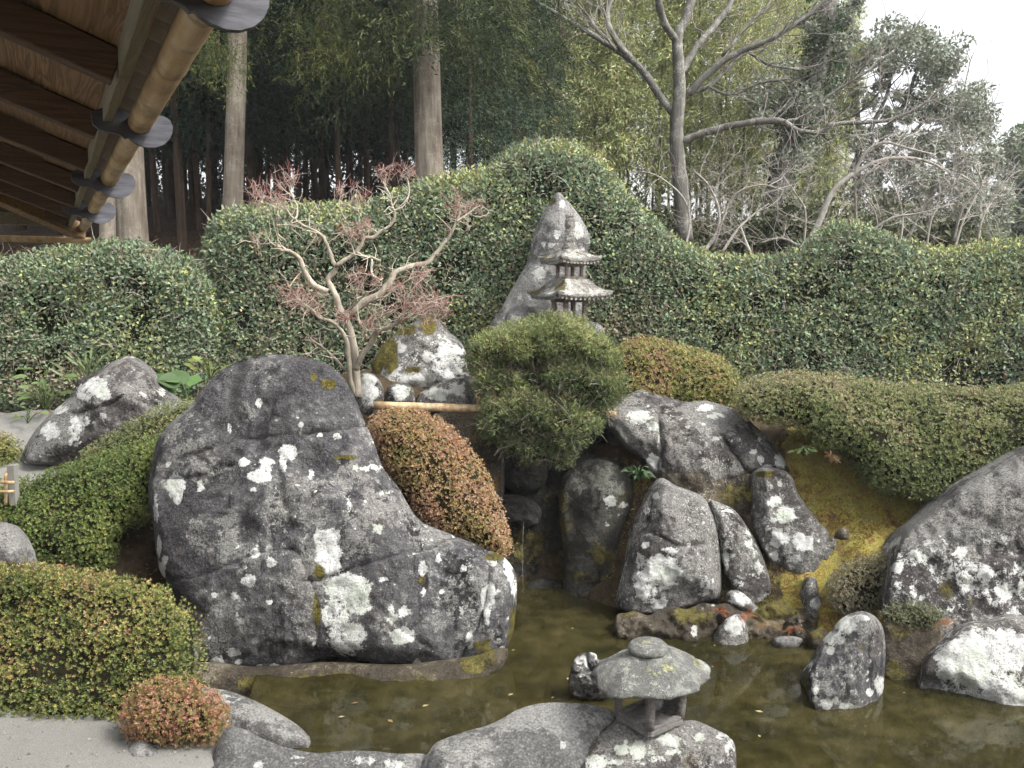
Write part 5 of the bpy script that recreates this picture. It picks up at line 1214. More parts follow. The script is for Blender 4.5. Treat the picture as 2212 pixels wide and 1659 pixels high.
# ---------------------------------------------------------------- bare red-twigged maple
def maple():
    r = np.random.default_rng(401)
    Y = 6.95
    base = P(772, 858, Y)
    root = thing('maple_tree', 'bare pruned maple with twisted limbs and red twig tufts behind the huge boulder', 'tree')
    k = Y / F * .311                                   # metres per crop pixel
    limbs = [
        ([(850, 1660), (852, 1560), (842, 1450), (832, 1330), (800, 1190), (770, 1110), (738, 1060), (708, 970), (664, 890), (650, 840), (690, 790), (708, 750)], 46, 30, .06),
        ([(842, 1650), (802, 1540), (795, 1400), (775, 1260), (722, 1180), (660, 1130), (590, 1110), (540, 1060), (490, 1020), (440, 980)], 30, 13, -.25),
        ([(708, 750), (690, 730), (660, 650), (622, 560), (560, 510), (480, 470), (420, 430), (385, 392), (340, 330)], 27, 9, .12),
        ([(420, 430), (437, 390), (425, 320), (400, 260), (372, 190)], 13, 8, .1),
        ([(645, 930), (560, 890), (500, 820), (470, 750), (440, 690), (380, 650), (320, 640), (298, 600)], 36, 18, -.15),
        ([(320, 640), (345, 590), (342, 565), (300, 530), (288, 470), (305, 400), (290, 330)], 16, 8, -.15),
        ([(340, 560), (380, 500), (395, 440)], 11, 8, -.1),
        ([(298, 600), (260, 590), (200, 600), (150, 590)], 9, 4, -.2),
        ([(708, 750), (760, 710), (830, 670), (880, 600), (900, 560), (960, 550), (1010, 510), (1070, 480), (1105, 430), (1110, 380), (1090, 320), (1075, 250), (1045, 200), (1050, 110)], 28, 8, .2),
        ([(1100, 362), (1150, 350), (1190, 310), (1212, 220), (1195, 130)], 10, 6, .2),
        ([(850, 660), (890, 680), (940, 690), (1012, 715)], 18, 15, -.1),
        ([(955, 700), (952, 800), (1010, 850)], 14, 9, -.2),
        ([(830, 670), (815, 610), (790, 560), (760, 500)], 12, 6, .0),
        ([(770, 430), (725, 340), (735, 270), (735, 230)], 7, 4, .1),
        ([(870, 470), (860, 380), (865, 290)], 6, 4, .1),
        ([(846, 1470), (880, 1380), (950, 1290), (1000, 1200), (1060, 1180), (1140, 1140), (1175, 1060), (1195, 1010), (1212, 950)], 36, 10, -.3),
        ([(1140, 1140), (1230, 1100), (1320, 1060), (1400, 1030)], 14, 7, -.35),
        ([(768, 1100), (850, 1040), (900, 1000), (990, 960), (1050, 900), (1090, 850), (1112, 800), (1180, 770), (1260, 745), (1340, 730), (1390, 670), (1460, 590), (1510, 510), (1545, 430), (1565, 370)], 50, 14, .1),
        ([(1545, 440), (1590, 410), (1640, 370), (1710, 330)], 13, 6, .1), ([(1640, 395), (1700, 415), (1775, 380)], 7, 4, .15), ([(1565, 490), (1600, 510), (1650, 470)], 6, 4, 0),
        ([(1060, 930), (1160, 880), (1250, 830), (1340, 820)], 15, 6, -.1),
        ([(760, 1100), (830, 1020), (890, 960), (920, 930)], 15, 9, -.15), ([(890, 960), (870, 890), (850, 830)], 8, 5, -.2),
        ([(960, 1285), (970, 1200), (990, 1120), (1100, 1060)], 14, 7, -.35), ([(960, 1200), (900, 1190), (870, 1150)], 9, 5, -.3),
        ([(770, 1480), (720, 1420), (650, 1350), (590, 1300), (530, 1260)], 16, 8, -.2), ([(650, 1390), (560, 1360), (460, 1365)], 7, 4, -.25),
        ([(880, 1050), (940, 1000), (1040, 960)], 10, 6, -.2), ([(440, 980), (400, 930), (370, 890)], 9, 5, -.3),
    ]
    mb = MB()
    for ln, r0, r1, dy in limbs:
        q = A_([(a, b, 0) for a, b in ln], float)
        px = A_(cM(*[(a, b) for a, b in ln]))
        n = len(px)
        yy = Y + dy * np.linspace(0, 1, n) + (.0 if dy else 0)
        pts = np.array([P(px[i, 0], px[i, 1], yy[i]) for i in range(n)])
        pts = smooth_line(pts, 4); nn = len(pts)
        rad = np.linspace(r0 * .62, r1 * .6, nn) * k * (1 + .10 * noise(np.c_[np.arange(nn) * .45, np.zeros(nn), np.full(nn, r0 * 1.)]))
        Vt, Ft = tube(pts, rad, 10)
        Vt = Vt + .006 * np.stack([noise(Vt * 16, s) for s in (1, 2, 3)], -1)
        mb.add(Vt, Ft)
    obj('trunk', mb.mesh('trunk', M['maple_bark']), root)
    limb_ends = [(A_(cM(*[(a, b) for a, b in ln])), dy) for ln, r0, r1, dy in limbs if r1 < 20]
    tufts = [(370, 180, 125, (0, 1), 70, .1), (160, 250, 125, (-.5, .6), 70, -.15), (270, 300, 130, (-.3, .6), 60, -.1), (735, 235, 85, (0, 1), 40, .1), (865, 280, 110, (0, 1), 55, .1), (1050, 120, 105, (0, .8), 60, .2), (1200, 110, 95, (.2, .9), 55, .2), (820, 520, 130, (0, .5), 80, .0), (900, 480, 100, (.2, .6), 50, 0), (1560, 350, 130, (.1, .6), 85, .1), (1690, 340, 80, (.6, .3), 35, .1), (430, 980, 150, (-.9, .25), 75, -.3), (560, 1010, 120, (-.5, .3), 55, -.25), (850, 850, 115, (0, .6), 60, -.2), (980, 860, 90, (.2, .6), 35, -.1), (1290, 820, 110, (.6, .3), 55, -.1), (1260, 1000, 200, (.7, .35), 95, -.35), (1380, 1030, 150, (.9, -.1), 90, -.35), (930, 1130, 120, (.2, .5), 55, -.3), (540, 1270, 70, (-.7, .4), 22, -.2), (480, 1365, 60, (-.9, .1), 14, -.25), (170, 590, 80, (-.7, .4), 30, -.2), (740, 1100, 100, (0, .5), 40, -.2), (1130, 920, 100, (.2, .5), 40, -.2), (1480, 500, 60, (.4, .3), 18, .1), (560, 560, 70, (-.3, .7), 18, 0), (1080, 1060, 100, (.3, .5), 40, -.3)]
    tw = MB()
    for cx, cy, rad, (bx, by), n, dy in tufts:
        (px, py), = cM((cx, cy))
        c = P(px, py, Y + dy)
        for i in range(int(n * .7)):
            L = rad * k * r.uniform(.6, 1.4)
            o = r.normal(size=3) * rad * k * .30
            d = unit(A_([bx, 0, by]) * .9 + rnd_dirs(1, r)[0] * A_([1., 1., .8]))
            p0 = c + o - d * L * .3; p1 = p0 + d * L * .5 + r.normal(size=3) * L * .07; p2 = p1 + unit(d + r.normal(size=3) * .35 + A_([0, 0, .15])) * L * .5
            w = r.random()
            cA = A_([.36, .30, .245]) * r.uniform(.7, 1.3); cB_ = (A_([.36, .10, .10]) if w < .55 else A_([.37, .29, .24])) * r.uniform(.6, 1.2)
            Vt, Ft = tube([p0, p1, p2], [.0024, .0017, .0009], 3, False)
            col = np.repeat(np.stack([cA, cA * .4 + cB_ * .6, cB_]), 3, 0)
            tw.add(Vt, Ft, col)
            if r.random() < .55:
                p3 = p1 + unit(d + r.normal(size=3) * .6) * L * .4
                Vt, Ft = tube([p1, p3], [.0015, .0008], 3, False)
                tw.add(Vt, Ft, np.repeat(np.stack([cA * .4 + cB_ * .6, cB_]), 3, 0))
    for px, dy in limb_ends:
        n = len(px); pts = smooth_line(np.array([P(px[i, 0], px[i, 1], Y + dy * i / (n - 1)) for i in range(n)]), 4)
        for q in range(len(pts) // 3):
            i = r.integers(len(pts) // 3, len(pts)); p = pts[i]; d = unit(pts[i] - pts[i - 1] + rnd_dirs(1, r)[0] * .9 + A_([0, 0, .3])); L = r.uniform(.08, .22)
            m1 = p + d * L * .5 + r.normal(size=3) * .012; e = m1 + unit(d + r.normal(size=3) * .4) * L * .5
            Vt, Ft = tube([p, m1, e], [.005, .0036, .0016], 4, False)
            tw.add(Vt, Ft, A_([.36, .31, .25]) * r.uniform(.8, 1.15))
    obj('twigs', tw.mesh('twigs', M['twig']), root, kind='stuff')
maple()

# ---------------------------------------------------------------- small plants
def leaf_mesh(w, fold=.1, curl=.15):
    V, Fc = [], []
    n = 6
    for i in range(n + 1):
        y = i / n; ww = w * math.sin(math.pi * min(1, y ** .8)) + .004
        z = -curl * y * y
        V += [(-ww, y, z + fold * ww), (0, y, z), (ww, y, z + fold * ww)]
    for i in range(n):
        b = i * 3
        Fc += [[b, b + 1, b + 4, b + 3], [b + 1, b + 2, b + 5, b + 4]]
    return A_(V), A_(Fc)

def leafy_plant(name, label, px, py, Y, n, size, w, col, seed, height=.3, wide=.2, up=.3):
    r = np.random.default_rng(seed)
    root = thing(name, label, 'plant')
    b = P(px, py, Y)
    tv, tf = leaf_mesh(w)
    st = MB()
    for i in range(n):
        h = height * r.uniform(.3, 1); a = r.uniform(0, 6.28); rr = wide * r.uniform(.2, 1)
        p = b + A_([rr * math.cos(a), rr * math.sin(a) * .6, h])
        d = unit(A_([math.cos(a), math.sin(a) * .7 - .4, up + r.normal() * .3]))
        nn = unit(A_([0, -.5, 1]) + r.normal(size=3) * .3)
        V, Fl = place(tv, tf, p[None], d[None], nn[None], [size * r.uniform(.7, 1.2)])
        c = A_(col) * r.uniform(.7, 1.35)
        obj('leaf', mesh('leaf', V, Fl, True, M['leaf'], Col=np.repeat(c[None], len(V), 0)), root)
        Vt, Ft = tube(smooth_line([b, b * .5 + p * .5 + A_([0, 0, .03]), p], 3), .004, 4, False); st.add(Vt, Ft, A_(col) * .6)
    obj('stems', st.mesh('stems', M['twig']), root)
leafy_plant('broadleaf_plant', 'light green broad leaved plant at the foot of the left hedge', 100, 885, 8.9, 20, .15, .2, (.10, .145, .05), 501, .42, .22)
leafy_plant('broadleaf_plant', 'small pale green plant at the edge of the path before the left hedge', 60, 915, 8.6, 8, .1, .2, (.12, .17, .05), 502, .15, .16)
leafy_plant('butterbur_plant', 'bright green round leaved plant tucked behind the huge boulder', 405, 865, 7.6, 8, .2, .46, (.08, .145, .045), 503, .2, .14)
leafy_plant('yellow_green_plant', 'yellow green leafy plant behind the huge boulder near the hedge', 455, 822, 8.2, 18, .11, .28, (.15, .18, .05), 504, .2, .2)
leafy_plant('bamboo_grass', 'tuft of bamboo grass behind the pointed rock', 190, 830, 8.6, 20, .15, .07, (.10, .13, .05), 505, .25, .25, .8)
leafy_plant('green_fern', 'green fern hanging between the grotto rock and the tilted slab', 1378, 1040, 6.62, 40, .06, .14, (.04, .075, .028), 506, .12, .1, -.3)
leafy_plant('green_fern', 'small green fern under the left end of the long azalea bank', 1735, 985, 6.55, 20, .06, .14, (.06, .09, .03), 507, .08, .07, -.3)

def fern(name, label, px, py, Y, n, size, col, seed):
    r = np.random.default_rng(seed)
    root = thing(name, label, 'fern'); b = P(px, py, Y)
    for i in range(n):
        a = r.uniform(0, 6.28); d = unit(A_([math.cos(a), math.sin(a) * .5 - .6, r.uniform(-.2, .6)]))
        mb = MB(); L = size * r.uniform(.6, 1.2)
        x = unit(np.cross(d, A_([0, -.4, 1]))); 
        for q in range(9):
            t_ = (q + 1) / 10; w = L * .34 * (1 - t_) + .006
            for s in (-1, 1):
                p = b + d * L * t_ - A_([0, 0, L * .35 * t_ * t_])
                e = p + unit(x * s + d * .5) * w
                h_ = d * L * .035
                mb.add([p - h_, p + h_, e], A_([[0, 1, 2]]), A_(col) * r.uniform(.7, 1.2))
        obj('frond', mb.mesh('frond', M['leaf'], False), root)
fern('dry_fern', 'rust coloured dry fern under the long azalea bank on the moss slope', 1795, 985, 6.4, 12, .08, (.19, .115, .065), 511)
fern('dry_fern', 'rust coloured dry fern at the foot of the slender leaning stone', 1555, 1318, 6.05, 8, .11, (.33, .12, .06), 512)
fern('dry_fern', 'small rust coloured fern near the water between rockery and egg shaped stone', 1715, 1355, 5.95, 7, .09, (.33, .14, .07), 513)
fern('dry_fern', 'rust coloured fern hanging above the pale corner boulder', 2030, 1345, 5.1, 8, .1, (.30, .14, .07), 514)
fern('dry_fern', 'rust fern beside the small white blotched stone at the water edge', 1612, 1328, 6.0, 6, .09, (.34, .13, .07), 515)

# fallen leaves and moss tufts on the banks
def litter():
    r = np.random.default_rng(601)
    pts = []
    for x0, x1, y0, y1, n in ((.8, 3.2, 5.9, 7.3, 900), (-3.6, -1.6, 5.2, 7.0, 500), (-5.0, -2.0, 9, 9.4, 300), (-2.6, -1.5, 4.45, 4.7, 16), (-1.2, .2, 6.9, 8, 200), (-6, 6, 10.5, 16, 3000)):
        pts.append(np.c_[r.uniform(x0, x1, n), r.uniform(y0, y1, n)])
    p = np.vstack(pts); z = ground_z(p[:, 0], p[:, 1]); k = z > .02
    p, z = p[k], z[k]; n = len(p)
    pos = np.c_[p, z + .006]
    V, Fl = place(LEAF_V, LEAF_F, pos, unit(rnd_dirs(n, r) * (1, 1, .15)), unit(rnd_dirs(n, r) * .5 + (0, 0, 1)), .035 * r.uniform(.6, 1.5, n))
    c = pick([(.22, .13, .06), (.15, .09, .05), (.28, .18, .09), (.19, .07, .035), (.3, .24, .13)], n, r)
    obj('fallen_leaves', mesh('fallen_leaves', V, Fl, False, M['leaf'], Col=np.repeat(c, 5, 0)), kind='stuff')
    n = 26                                             # leaves afloat on the pond
    p = np.c_[r.uniform(-1.0, 2.6, n), r.uniform(4.5, 6.2, n)]; k = ground_z(p[:, 0], p[:, 1]) < -.15; p = p[k]; n = len(p)
    V, Fl = place(LEAF_V * (1, 1, .3), LEAF_F, np.c_[p, np.full(n, .004)], unit(rnd_dirs(n, r) * (1, 1, .02)), unit(rnd_dirs(n, r) * .05 + (0, 0, 1)), .035 * r.uniform(.5, 1.4, n))
    obj('floating_leaves', mesh('floating_leaves', V, Fl, False, M['leaf'], Col=np.repeat(pick([(.3, .22, .11), (.2, .12, .05), (.36, .3, .16)], n, r), 5, 0)), kind='stuff')
    n = 160                                            # loose pebbles on the court
    p = np.c_[r.uniform(-3, -1.3, n), r.uniform(3.9, 4.75, n)]; z = ground_z(p[:, 0], p[:, 1]); pv = rosette(5, r)[0]
    ico = A_([[1, 0, 0], [-1, 0, 0], [0, 1, 0], [0, -1, 0], [0, 0, .7], [0, 0, -.7]], float); icf = A_([[0, 2, 4], [2, 1, 4], [1, 3, 4], [3, 0, 4], [2, 0, 5], [1, 2, 5], [3, 1, 5], [0, 3, 5]])
    V, Fl = place(ico, icf, np.c_[p, z + .002], unit(rnd_dirs(n, r) * (1, 1, .2)), np.tile([0, 0, 1.], (n, 1)), .006 * r.uniform(.5, 1.8, n) ** 1.3)
    obj('pebbles', mesh('pebbles', V, Fl, False, M['leaf'], Col=np.repeat(pick([(.2, .19, .175), (.12, .115, .105), (.26, .25, .23), (.16, .14, .11)], n, r), 6, 0)), kind='stuff')
    n = 34000
    p = np.c_[r.uniform(.75, 3.3, n), r.uniform(5.85, 7.4, n)]
    z = ground_z(p[:, 0], p[:, 1]); q = np.c_[p, z]
    k = (z > .03) & (fbm(q * 2.6, 3, 5) > -.15); q = q[k]; n = len(q)
    V, Fl = place(SLIM_V, SLIM_F, q, unit(rnd_dirs(n, r) * .8 + (0, 0, .9)), rnd_dirs(n, r), .022 * r.uniform(.6, 1.5, n))
    c = pick([(.12, .08, .03), (.22, .165, .035), (.30, .25, .05), (.19, .19, .05), (.26, .14, .055)], n, r, .4 * fbm(q * 3, 2, 9))
    obj('moss', mesh('moss', V, Fl, False, M['leaf'], Col=np.repeat(c, 4, 0)), kind='stuff')
litter()
# ---------------------------------------------------------------- trees behind the hedge
def cedar_spray(r, n=40):
    """a drooping fan of branchlets set with short needles"""
    V, Fc = [], []
    nb = 6
    for q in range(nb):
        a = (q / (nb - 1) - .5) * 1.5 + r.normal() * .15
        L = .55 + .45 * math.cos(a) + r.normal() * .08; dz = r.normal() * .18
        for i in range(n // nb + 1):
            t_ = (i + r.random()) / (n // nb + 1)
            p = A_([math.sin(a) * t_ * L, math.cos(a) * t_ * L, dz * t_ - .38 * t_ * t_])
            d = unit(A_([math.sin(a) + r.normal() * .6, math.cos(a), -.35 * t_ + r.normal() * .5])) * r.uniform(.10, .22)
            s = unit(np.cross(d, r.normal(size=3))) * .016
            b = len(V)
            V += [p - s, p + s, p + d]; Fc += [[b, b + 1, b + 2]]
    return A_(V), A_(Fc)

def crown_mesh(name, seed, z0, z1, rad, nspray, size, pal, pw=.7, low=1.0, light=.0):
    r = np.random.default_rng(seed)
    mb = MB()
    for q in range(3):
        tv, tf = cedar_spray(r)
        n = int(nspray / 3)
        t_ = r.random(n) ** 1.15
        z = z0 + (z1 - z0) * t_
        rr = rad * (1 - t_) ** pw * r.uniform(.25, 1.0, n) ** .6
        # gather on branch angles so that gaps stay open
        ang = np.round(r.uniform(0, 1, n) * 17) / 17 * 2 * np.pi + np.floor(z / .55) * 2.4 + r.normal(size=n) * .18
        pos = np.c_[rr * np.cos(ang), rr * np.sin(ang), z - .25 * rr + r.normal(size=n) * .12]
        d = unit(np.c_[np.cos(ang), np.sin(ang), np.full(n, -.55)] + r.normal(size=(n, 3)) * .35)
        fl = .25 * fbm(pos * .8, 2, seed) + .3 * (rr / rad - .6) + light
        c = pick(pal, n, r, fl)
        V, Fl = place(tv, tf, pos, d, unit(A_([0, 0, 1]) + rnd_dirs(n, r) * .3), size * r.uniform(.7, 1.3, n))
        mb.add(V, Fl, np.repeat(c, len(tv), 0))
    return mb.mesh(name, M['needle'], False)

DARKG = [(.010, .024, .014), (.014, .033, .019), (.019, .042, .023), (.028, .053, .025)]  # lowered greens: the grove's shade is put into the needle colour
OLIVG = [(.018, .030, .014), (.027, .042, .018), (.042, .06, .022), (.066, .082, .028), (.10, .108, .036)]
BLUEG = [(.022, .042, .026), (.032, .058, .034), (.045, .076, .042), (.062, .095, .05)]
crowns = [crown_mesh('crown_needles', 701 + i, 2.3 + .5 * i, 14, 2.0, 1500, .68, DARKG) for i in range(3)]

def trunk_mesh(name, h, r0, r1, seed, mat, flare=1.35, sides=14, bend=.1):
    r = np.random.default_rng(seed)
    n = 16; z = np.linspace(-.3, h, n)
    rad = r0 + (r1 - r0) * np.clip(z / h, 0, 1) + r0 * (flare - 1) * np.exp(-np.clip(z, 0, 9) / .35)
    pts = np.c_[bend * np.sin(z * .35 + seed), bend * .6 * np.cos(z * .3 + seed * 2) - bend * .6 * math.cos(seed * 2), z]
    pts[:, 0] -= pts[0, 0]
    V, Fc = tube(pts, rad, sides)
    V = V + (rad.mean() * .08) * np.stack([noise(V * (4, 4, .8), q + seed) for q in (1, 2, 3)], -1)
    return mesh(name, V, Fc, True, M[mat])

def branch_stubs(seed, z0, z1, n, L):
    r = np.random.default_rng(seed); mb = MB()
    for i in range(n):
        a = r.uniform(0, 6.28); z = r.uniform(z0, z1); l = L * r.uniform(.5, 1.2)
        d = A_([math.cos(a), math.sin(a), -.15])
        V, Fc = tube(smooth_line([A_([0, 0, z]), A_([0, 0, z]) + d * l * .5, A_([0, 0, z - .2 * l]) + d * l + r.normal(size=3) * .1], 3), np.linspace(.018, .005, 7), 4, False)
        mb.add(V, Fc)
    return mb.mesh('branches', M['cedar_dark'])

darktr = [trunk_mesh('trunk', 15, .055 + .012 * i, .03, 720 + i, 'cedar_dark', 1.2) for i in range(3)]
stubs = [branch_stubs(730 + i, 1.6, 6, 22, 1.1) for i in range(2)]
SHARED = 'slender dark cedar standing in the shaded grove behind the hedges'
k = 0
for px, Y, s in ((352, 15, 1.), (382, 17, 1.1), (403, 13.5, .85), (428, 18, 1.15), (441, 15.5, .8), (470, 20, 1.2), (458, 14.2, .75), (548, 15, 1.), (566, 19, 1.), (585, 22, 1.1), (606, 17, .9), (628, 20, 1.1), (652, 16, 1.), (668, 23, 1.1), (690, 18.5, .9), (714, 21, 1.1), (740, 14.5, .7), (764, 19, 1.), (800, 17, 1.1), (842, 20, 1.1), (868, 15.5, .9), (884, 22, 1.), (330, 21, 1.2), (372, 24, 1.2), (412, 26, 1.2), (500, 24, 1.2), (530, 27, 1.2), (560, 26, 1.2), (620, 27, 1.2), (700, 27, 1.2), (780, 26, 1.2), (860, 27, 1.2), (300, 16, 1.1), (940, 19, 1.1), (980, 23, 1.2), (1020, 19.5, 1.1), (230, 17, 1.1), (150, 15, 1.1), (60, 16, 1.1), (120, 21, 1.1), (-40, 14, 1.1), (-150, 18, 1.1)):
    X = (px - CX) / F * Y * 1.0
    root = thing('cedar_tree', SHARED, 'tree', 'slender dark cedars of the grove', (X, Y, gz(X, Y) - .1))
    root.rotation_euler = (random.Random(k).uniform(-.02, .02), random.Random(k + 50).uniform(-.025, .025), (k * 2.4) % 6.28)
    root.scale = (s, s, 1)
    obj('trunk', darktr[k % 3], root)
    obj('crown', crowns[k % 3], root, kind='stuff')
    if k % 2: obj('branches', stubs[(k // 2) % 2], root)
    k += 1

def big_cedar(label, px, pyb, Y, rpx, lean, seed, crown=None, mat='cedar_bark', h=13, **kw):
    b = P(px, pyb, Y)
    z = gz(b[0], Y)
    root = thing('cedar_tree', label, 'tree', None, (float(b[0]) - lean * float(b[2] - z), Y, z - .1))
    root.rotation_euler = (0, math.atan(lean), 0)
    r0 = rpx * Y / F
    obj('trunk', trunk_mesh('trunk', h, r0 * 1.05, r0 * .55, seed, mat, 1.2, 20, .05), root)
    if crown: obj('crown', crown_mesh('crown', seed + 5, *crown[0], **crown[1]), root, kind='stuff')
    return root
big_cedar('tall leaning cedar with a pale grey brown trunk left of the maple', 497, 425, 11.6, 21, .045, 741, ((4.4, 13, 1.6, 900, .5, DARKG), dict(light=.05)))
big_cedar('thick cedar with ribbed grey trunk and olive foliage behind the middle hedge', 930, 370, 11.8, 31, -.01, 743, ((3.5, 12, 1.35, 2400, .48, OLIVG), dict(light=-.05, pw=.4)))
big_cedar('stout cedar trunk behind the left hedge below the gutter brackets', 288, 500, 11.4, 34, .0, 745, ((5.0, 12, 1.8, 700, .45, DARKG), {}))
big_cedar('pale cedar trunk half hidden by the last gutter bracket', 226, 500, 11.0, 16, .02, 747, ((5.0, 12, 1.5, 500, .45, DARKG), {}))

# drooping lighter sprays of near cedar branches at the top
def hanging_branch(label, px, py, Y, w, h, n, seed, pal):
    r = np.random.default_rng(seed)
    root = thing('cedar_branch', label, 'branch')
    c = P(px, py, Y); mb = MB()
    for q in range(2):
        tv, tf = cedar_spray(r, 44)
        m = n // 2
        pos = c + np.c_[r.normal(size=m) * w, r.normal(size=m) * w * .8, r.normal(size=m) * h]
        d = unit(np.c_[r.normal(size=m) * .5, r.normal(size=m) * .5 - .3, np.full(m, -.7)])
        V, Fl = place(tv, tf, pos, d, rnd_dirs(m, r), .26 * r.uniform(.6, 1.3, m))
        mb.add(V, Fl, np.repeat(pick(pal, m, r), len(tv), 0))
    obj('needles', mb.mesh('needles', M['needle'], False), root, kind='stuff')
    V, Fc = tube(smooth_line([c + A_([.1, .6, 1.2]), c + A_([0, .2, .6]), c - A_([0, 0, .15])], 4), np.linspace(.03, .006, 9), 6)
    obj('stem', mesh('stem', V, Fc, True, M['cedar_dark']), root)
YEL = [(.026, .04, .015), (.045, .062, .02), (.075, .092, .026), (.125, .135, .038)]
hanging_branch('yellow green cedar branch drooping beside the bamboo gutter', 470, 105, 10.5, .2, .22, 110, 751, YEL)
hanging_branch('drooping light green cedar branch above the maple', 700, 60, 10.8, .24, .4, 200, 752, YEL)
hanging_branch('olive cedar sprays hanging in front of the thick ribbed cedar trunk', 925, 30, 11.2, .42, .26, 230, 754, OLIVG)
hanging_branch('cedar branch tip hanging between the thick cedar and the bare tree', 1210, 60, 11.5, .16, .35, 90, 753, OLIVG)

def grove_edge():
    r = np.random.default_rng(757); mb = MB()
    root = thing('grove_undergrowth', 'dark lacy undergrowth between the trunks at the back of the grove', 'bush')
    for i in range(260):
        x, y = r.uniform(320, 900), 440 - 190 * r.random() ** 1.3
        leaf_cloud(mb, P(x, y, 29 + r.normal() * 2), r.uniform(.15, .6), 46, r, .16, [(.02, .03, .015), (.03, .045, .02), (.045, .06, .028)])
    obj('foliage', mb.mesh('foliage', M['leaf'], False), root, kind='stuff')
    tb = MB()
    for i in range(60):
        x = r.uniform(320, 900); p = P(x, 450, 28); twig_grow(tb, p, A_([r.normal() * .15, 0, 1.]), 2.6, .03, 2, r, (.05, .04, .03), .5, .3, 3)
    obj('stems', tb.mesh('stems', M['twig']), root, kind='stuff')

# young conifers, blue green
for i, (lab, px, pyb, Y, h, rad, n) in enumerate((('blue green young conifer right of the thick cedar trunk', 1100, 330, 15, 5.2, 1.5, 1100), ('dark green young conifer close behind the hedge mound', 1010, 345, 14.2, 4.6, 1.2, 900), ('dark conifer left of the thick cedar trunk', 850, 380, 15, 6.6, 1.3, 1200), ('dusky conifer deep in the grove above the maple', 700, 390, 17.5, 8.5, 1.5, 900))):
    b = P(px, pyb, Y); z = gz(b[0], Y)
    root = thing('conifer_tree', lab, 'tree', None, (float(b[0]), Y, z - .1))
    obj('trunk', trunk_mesh('trunk', h + .8, .06, .015, 760 + i, 'cedar_dark'), root)
    low = .3 if i < 2 else (2.2 if i == 2 else 4.0)
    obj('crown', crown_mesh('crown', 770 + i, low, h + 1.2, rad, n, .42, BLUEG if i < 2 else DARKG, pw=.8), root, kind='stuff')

# bamboo grove
def bamboo_mesh(seed, h, nleaf):
    r = np.random.default_rng(seed)
    z = np.linspace(0, h, 22); lean = r.uniform(-.25, .25, 2)
    q = (z / h) ** 2.6
    pts = np.c_[lean[0] * z / h + q * 1.0 * r.uniform(.4, 1), lean[1] * z / h, z - q * .5]
    V, Fc = tube(pts, np.linspace(.04, .008, 22), 6)
    cul = mesh('culm', V, Fc, True, M['culm'])
    mb = MB(); ni = 0
    nb = nleaf // 26
    for i in range(nb):
        t_ = .14 + .86 * r.random() ** .9
        p = A_([np.interp(t_ * h, z, pts[:, c]) for c in range(3)])
        a = r.uniform(0, 6.28); L = r.uniform(.4, 1.2) * (1.15 - .6 * t_)
        d = A_([math.cos(a), math.sin(a), .25])
        m = 26
        s = r.random(m)
        pos = p + s[:, None] * d * L + np.c_[0 * s, 0 * s, -.30 * s * s] + r.normal(size=(m, 3)) * .07
        dd = unit(d * .5 + r.normal(size=(m, 3)) * .6 + (0, 0, -.55))
        c = pick(BAMB, m, r, .28 * noise(p[None] * .5, seed) + .12 * r.normal())
        V, Fl = place(SLIM_V, SLIM_F, pos, dd, rnd_dirs(m, r), (.135 * r.uniform(.6, 1.2, m)))
        mb.add(V, Fl, np.repeat(c, 4, 0))
    return cul, mb.mesh('foliage', M['leaf'], False)
BAMB = [(.23, .26, .12), (.30, .335, .145), (.37, .41, .175), (.45, .475, .21), (.51, .50, .24)]
M['culm'] = plain('bamboo_culm', (.16, .18, .08), .6, .3, 3., .1)
bam = [bamboo_mesh(801 + i, 8.5 + .5 * i, 5200) for i in range(4)]
r = np.random.default_rng(810); k = 0
for px in np.linspace(1060, 1800, 23):
    for row in range(3):
        Y = 18.5 + row * 3.2 + r.uniform(-1, 1); x = px + r.uniform(-25, 25)
        X = (x - CX) / F * Y
        # the grove's height falls away towards the right of the bare tree
        s = r.uniform(.85, 1.05) * (1.0 if x < 1420 else np.interp(x, [1420, 1620, 1800], [.92, .84, .62])) * (1 + .05 * row)
        root = thing('bamboo', 'slender yellow green bamboo in the grove behind the bare tree', 'bamboo', 'bamboos of the grove', (float(X), float(Y), gz(X, Y) - .1))
        root.rotation_euler = (0, 0, r.uniform(0, 6.28)); root.scale = (s, s, s)
        c, f = bam[k % 4]; obj('culm', c, root); obj('foliage', f, root, kind='stuff'); k += 1

# ---------------------------------------------------------------- bare tree, ivy tree, evergreen tree, bare shrubs
def limb_pts(ln, Y, dy):
    n = len(ln); yy = Y + dy * np.linspace(0, 1, n)
    return smooth_line(np.array([P(ln[i][0], ln[i][1], yy[i]) for i in range(n)]), 5)

def twig_grow(mb, p, d, L, rad, lev, r, col, spread=.75, up=.15, kids=3):
    n = 5; pts = [p]; dd = d
    for i in range(n):
        dd = unit(dd + r.normal(size=3) * .22 + A_([0, 0, up * .3])); pts.append(pts[-1] + dd * L / n)
    V, Fc = tube(pts, np.linspace(rad, max(rad * .45, .0022), n + 1), 4 if rad > .006 else 3, False)
    mb.add(V, Fc, A_(col) * r.uniform(.75, 1.25))
    if lev > 0:
        for k in range(kids):
            q = r.integers(1, n + 1)
            twig_grow(mb, pts[q], unit(dd + rnd_dirs(1, r)[0] * spread * 1.3 + A_([0, 0, up])), L * r.uniform(.45, .75), max(rad * .55, .0025), lev - 1, r, col, spread, up, kids)

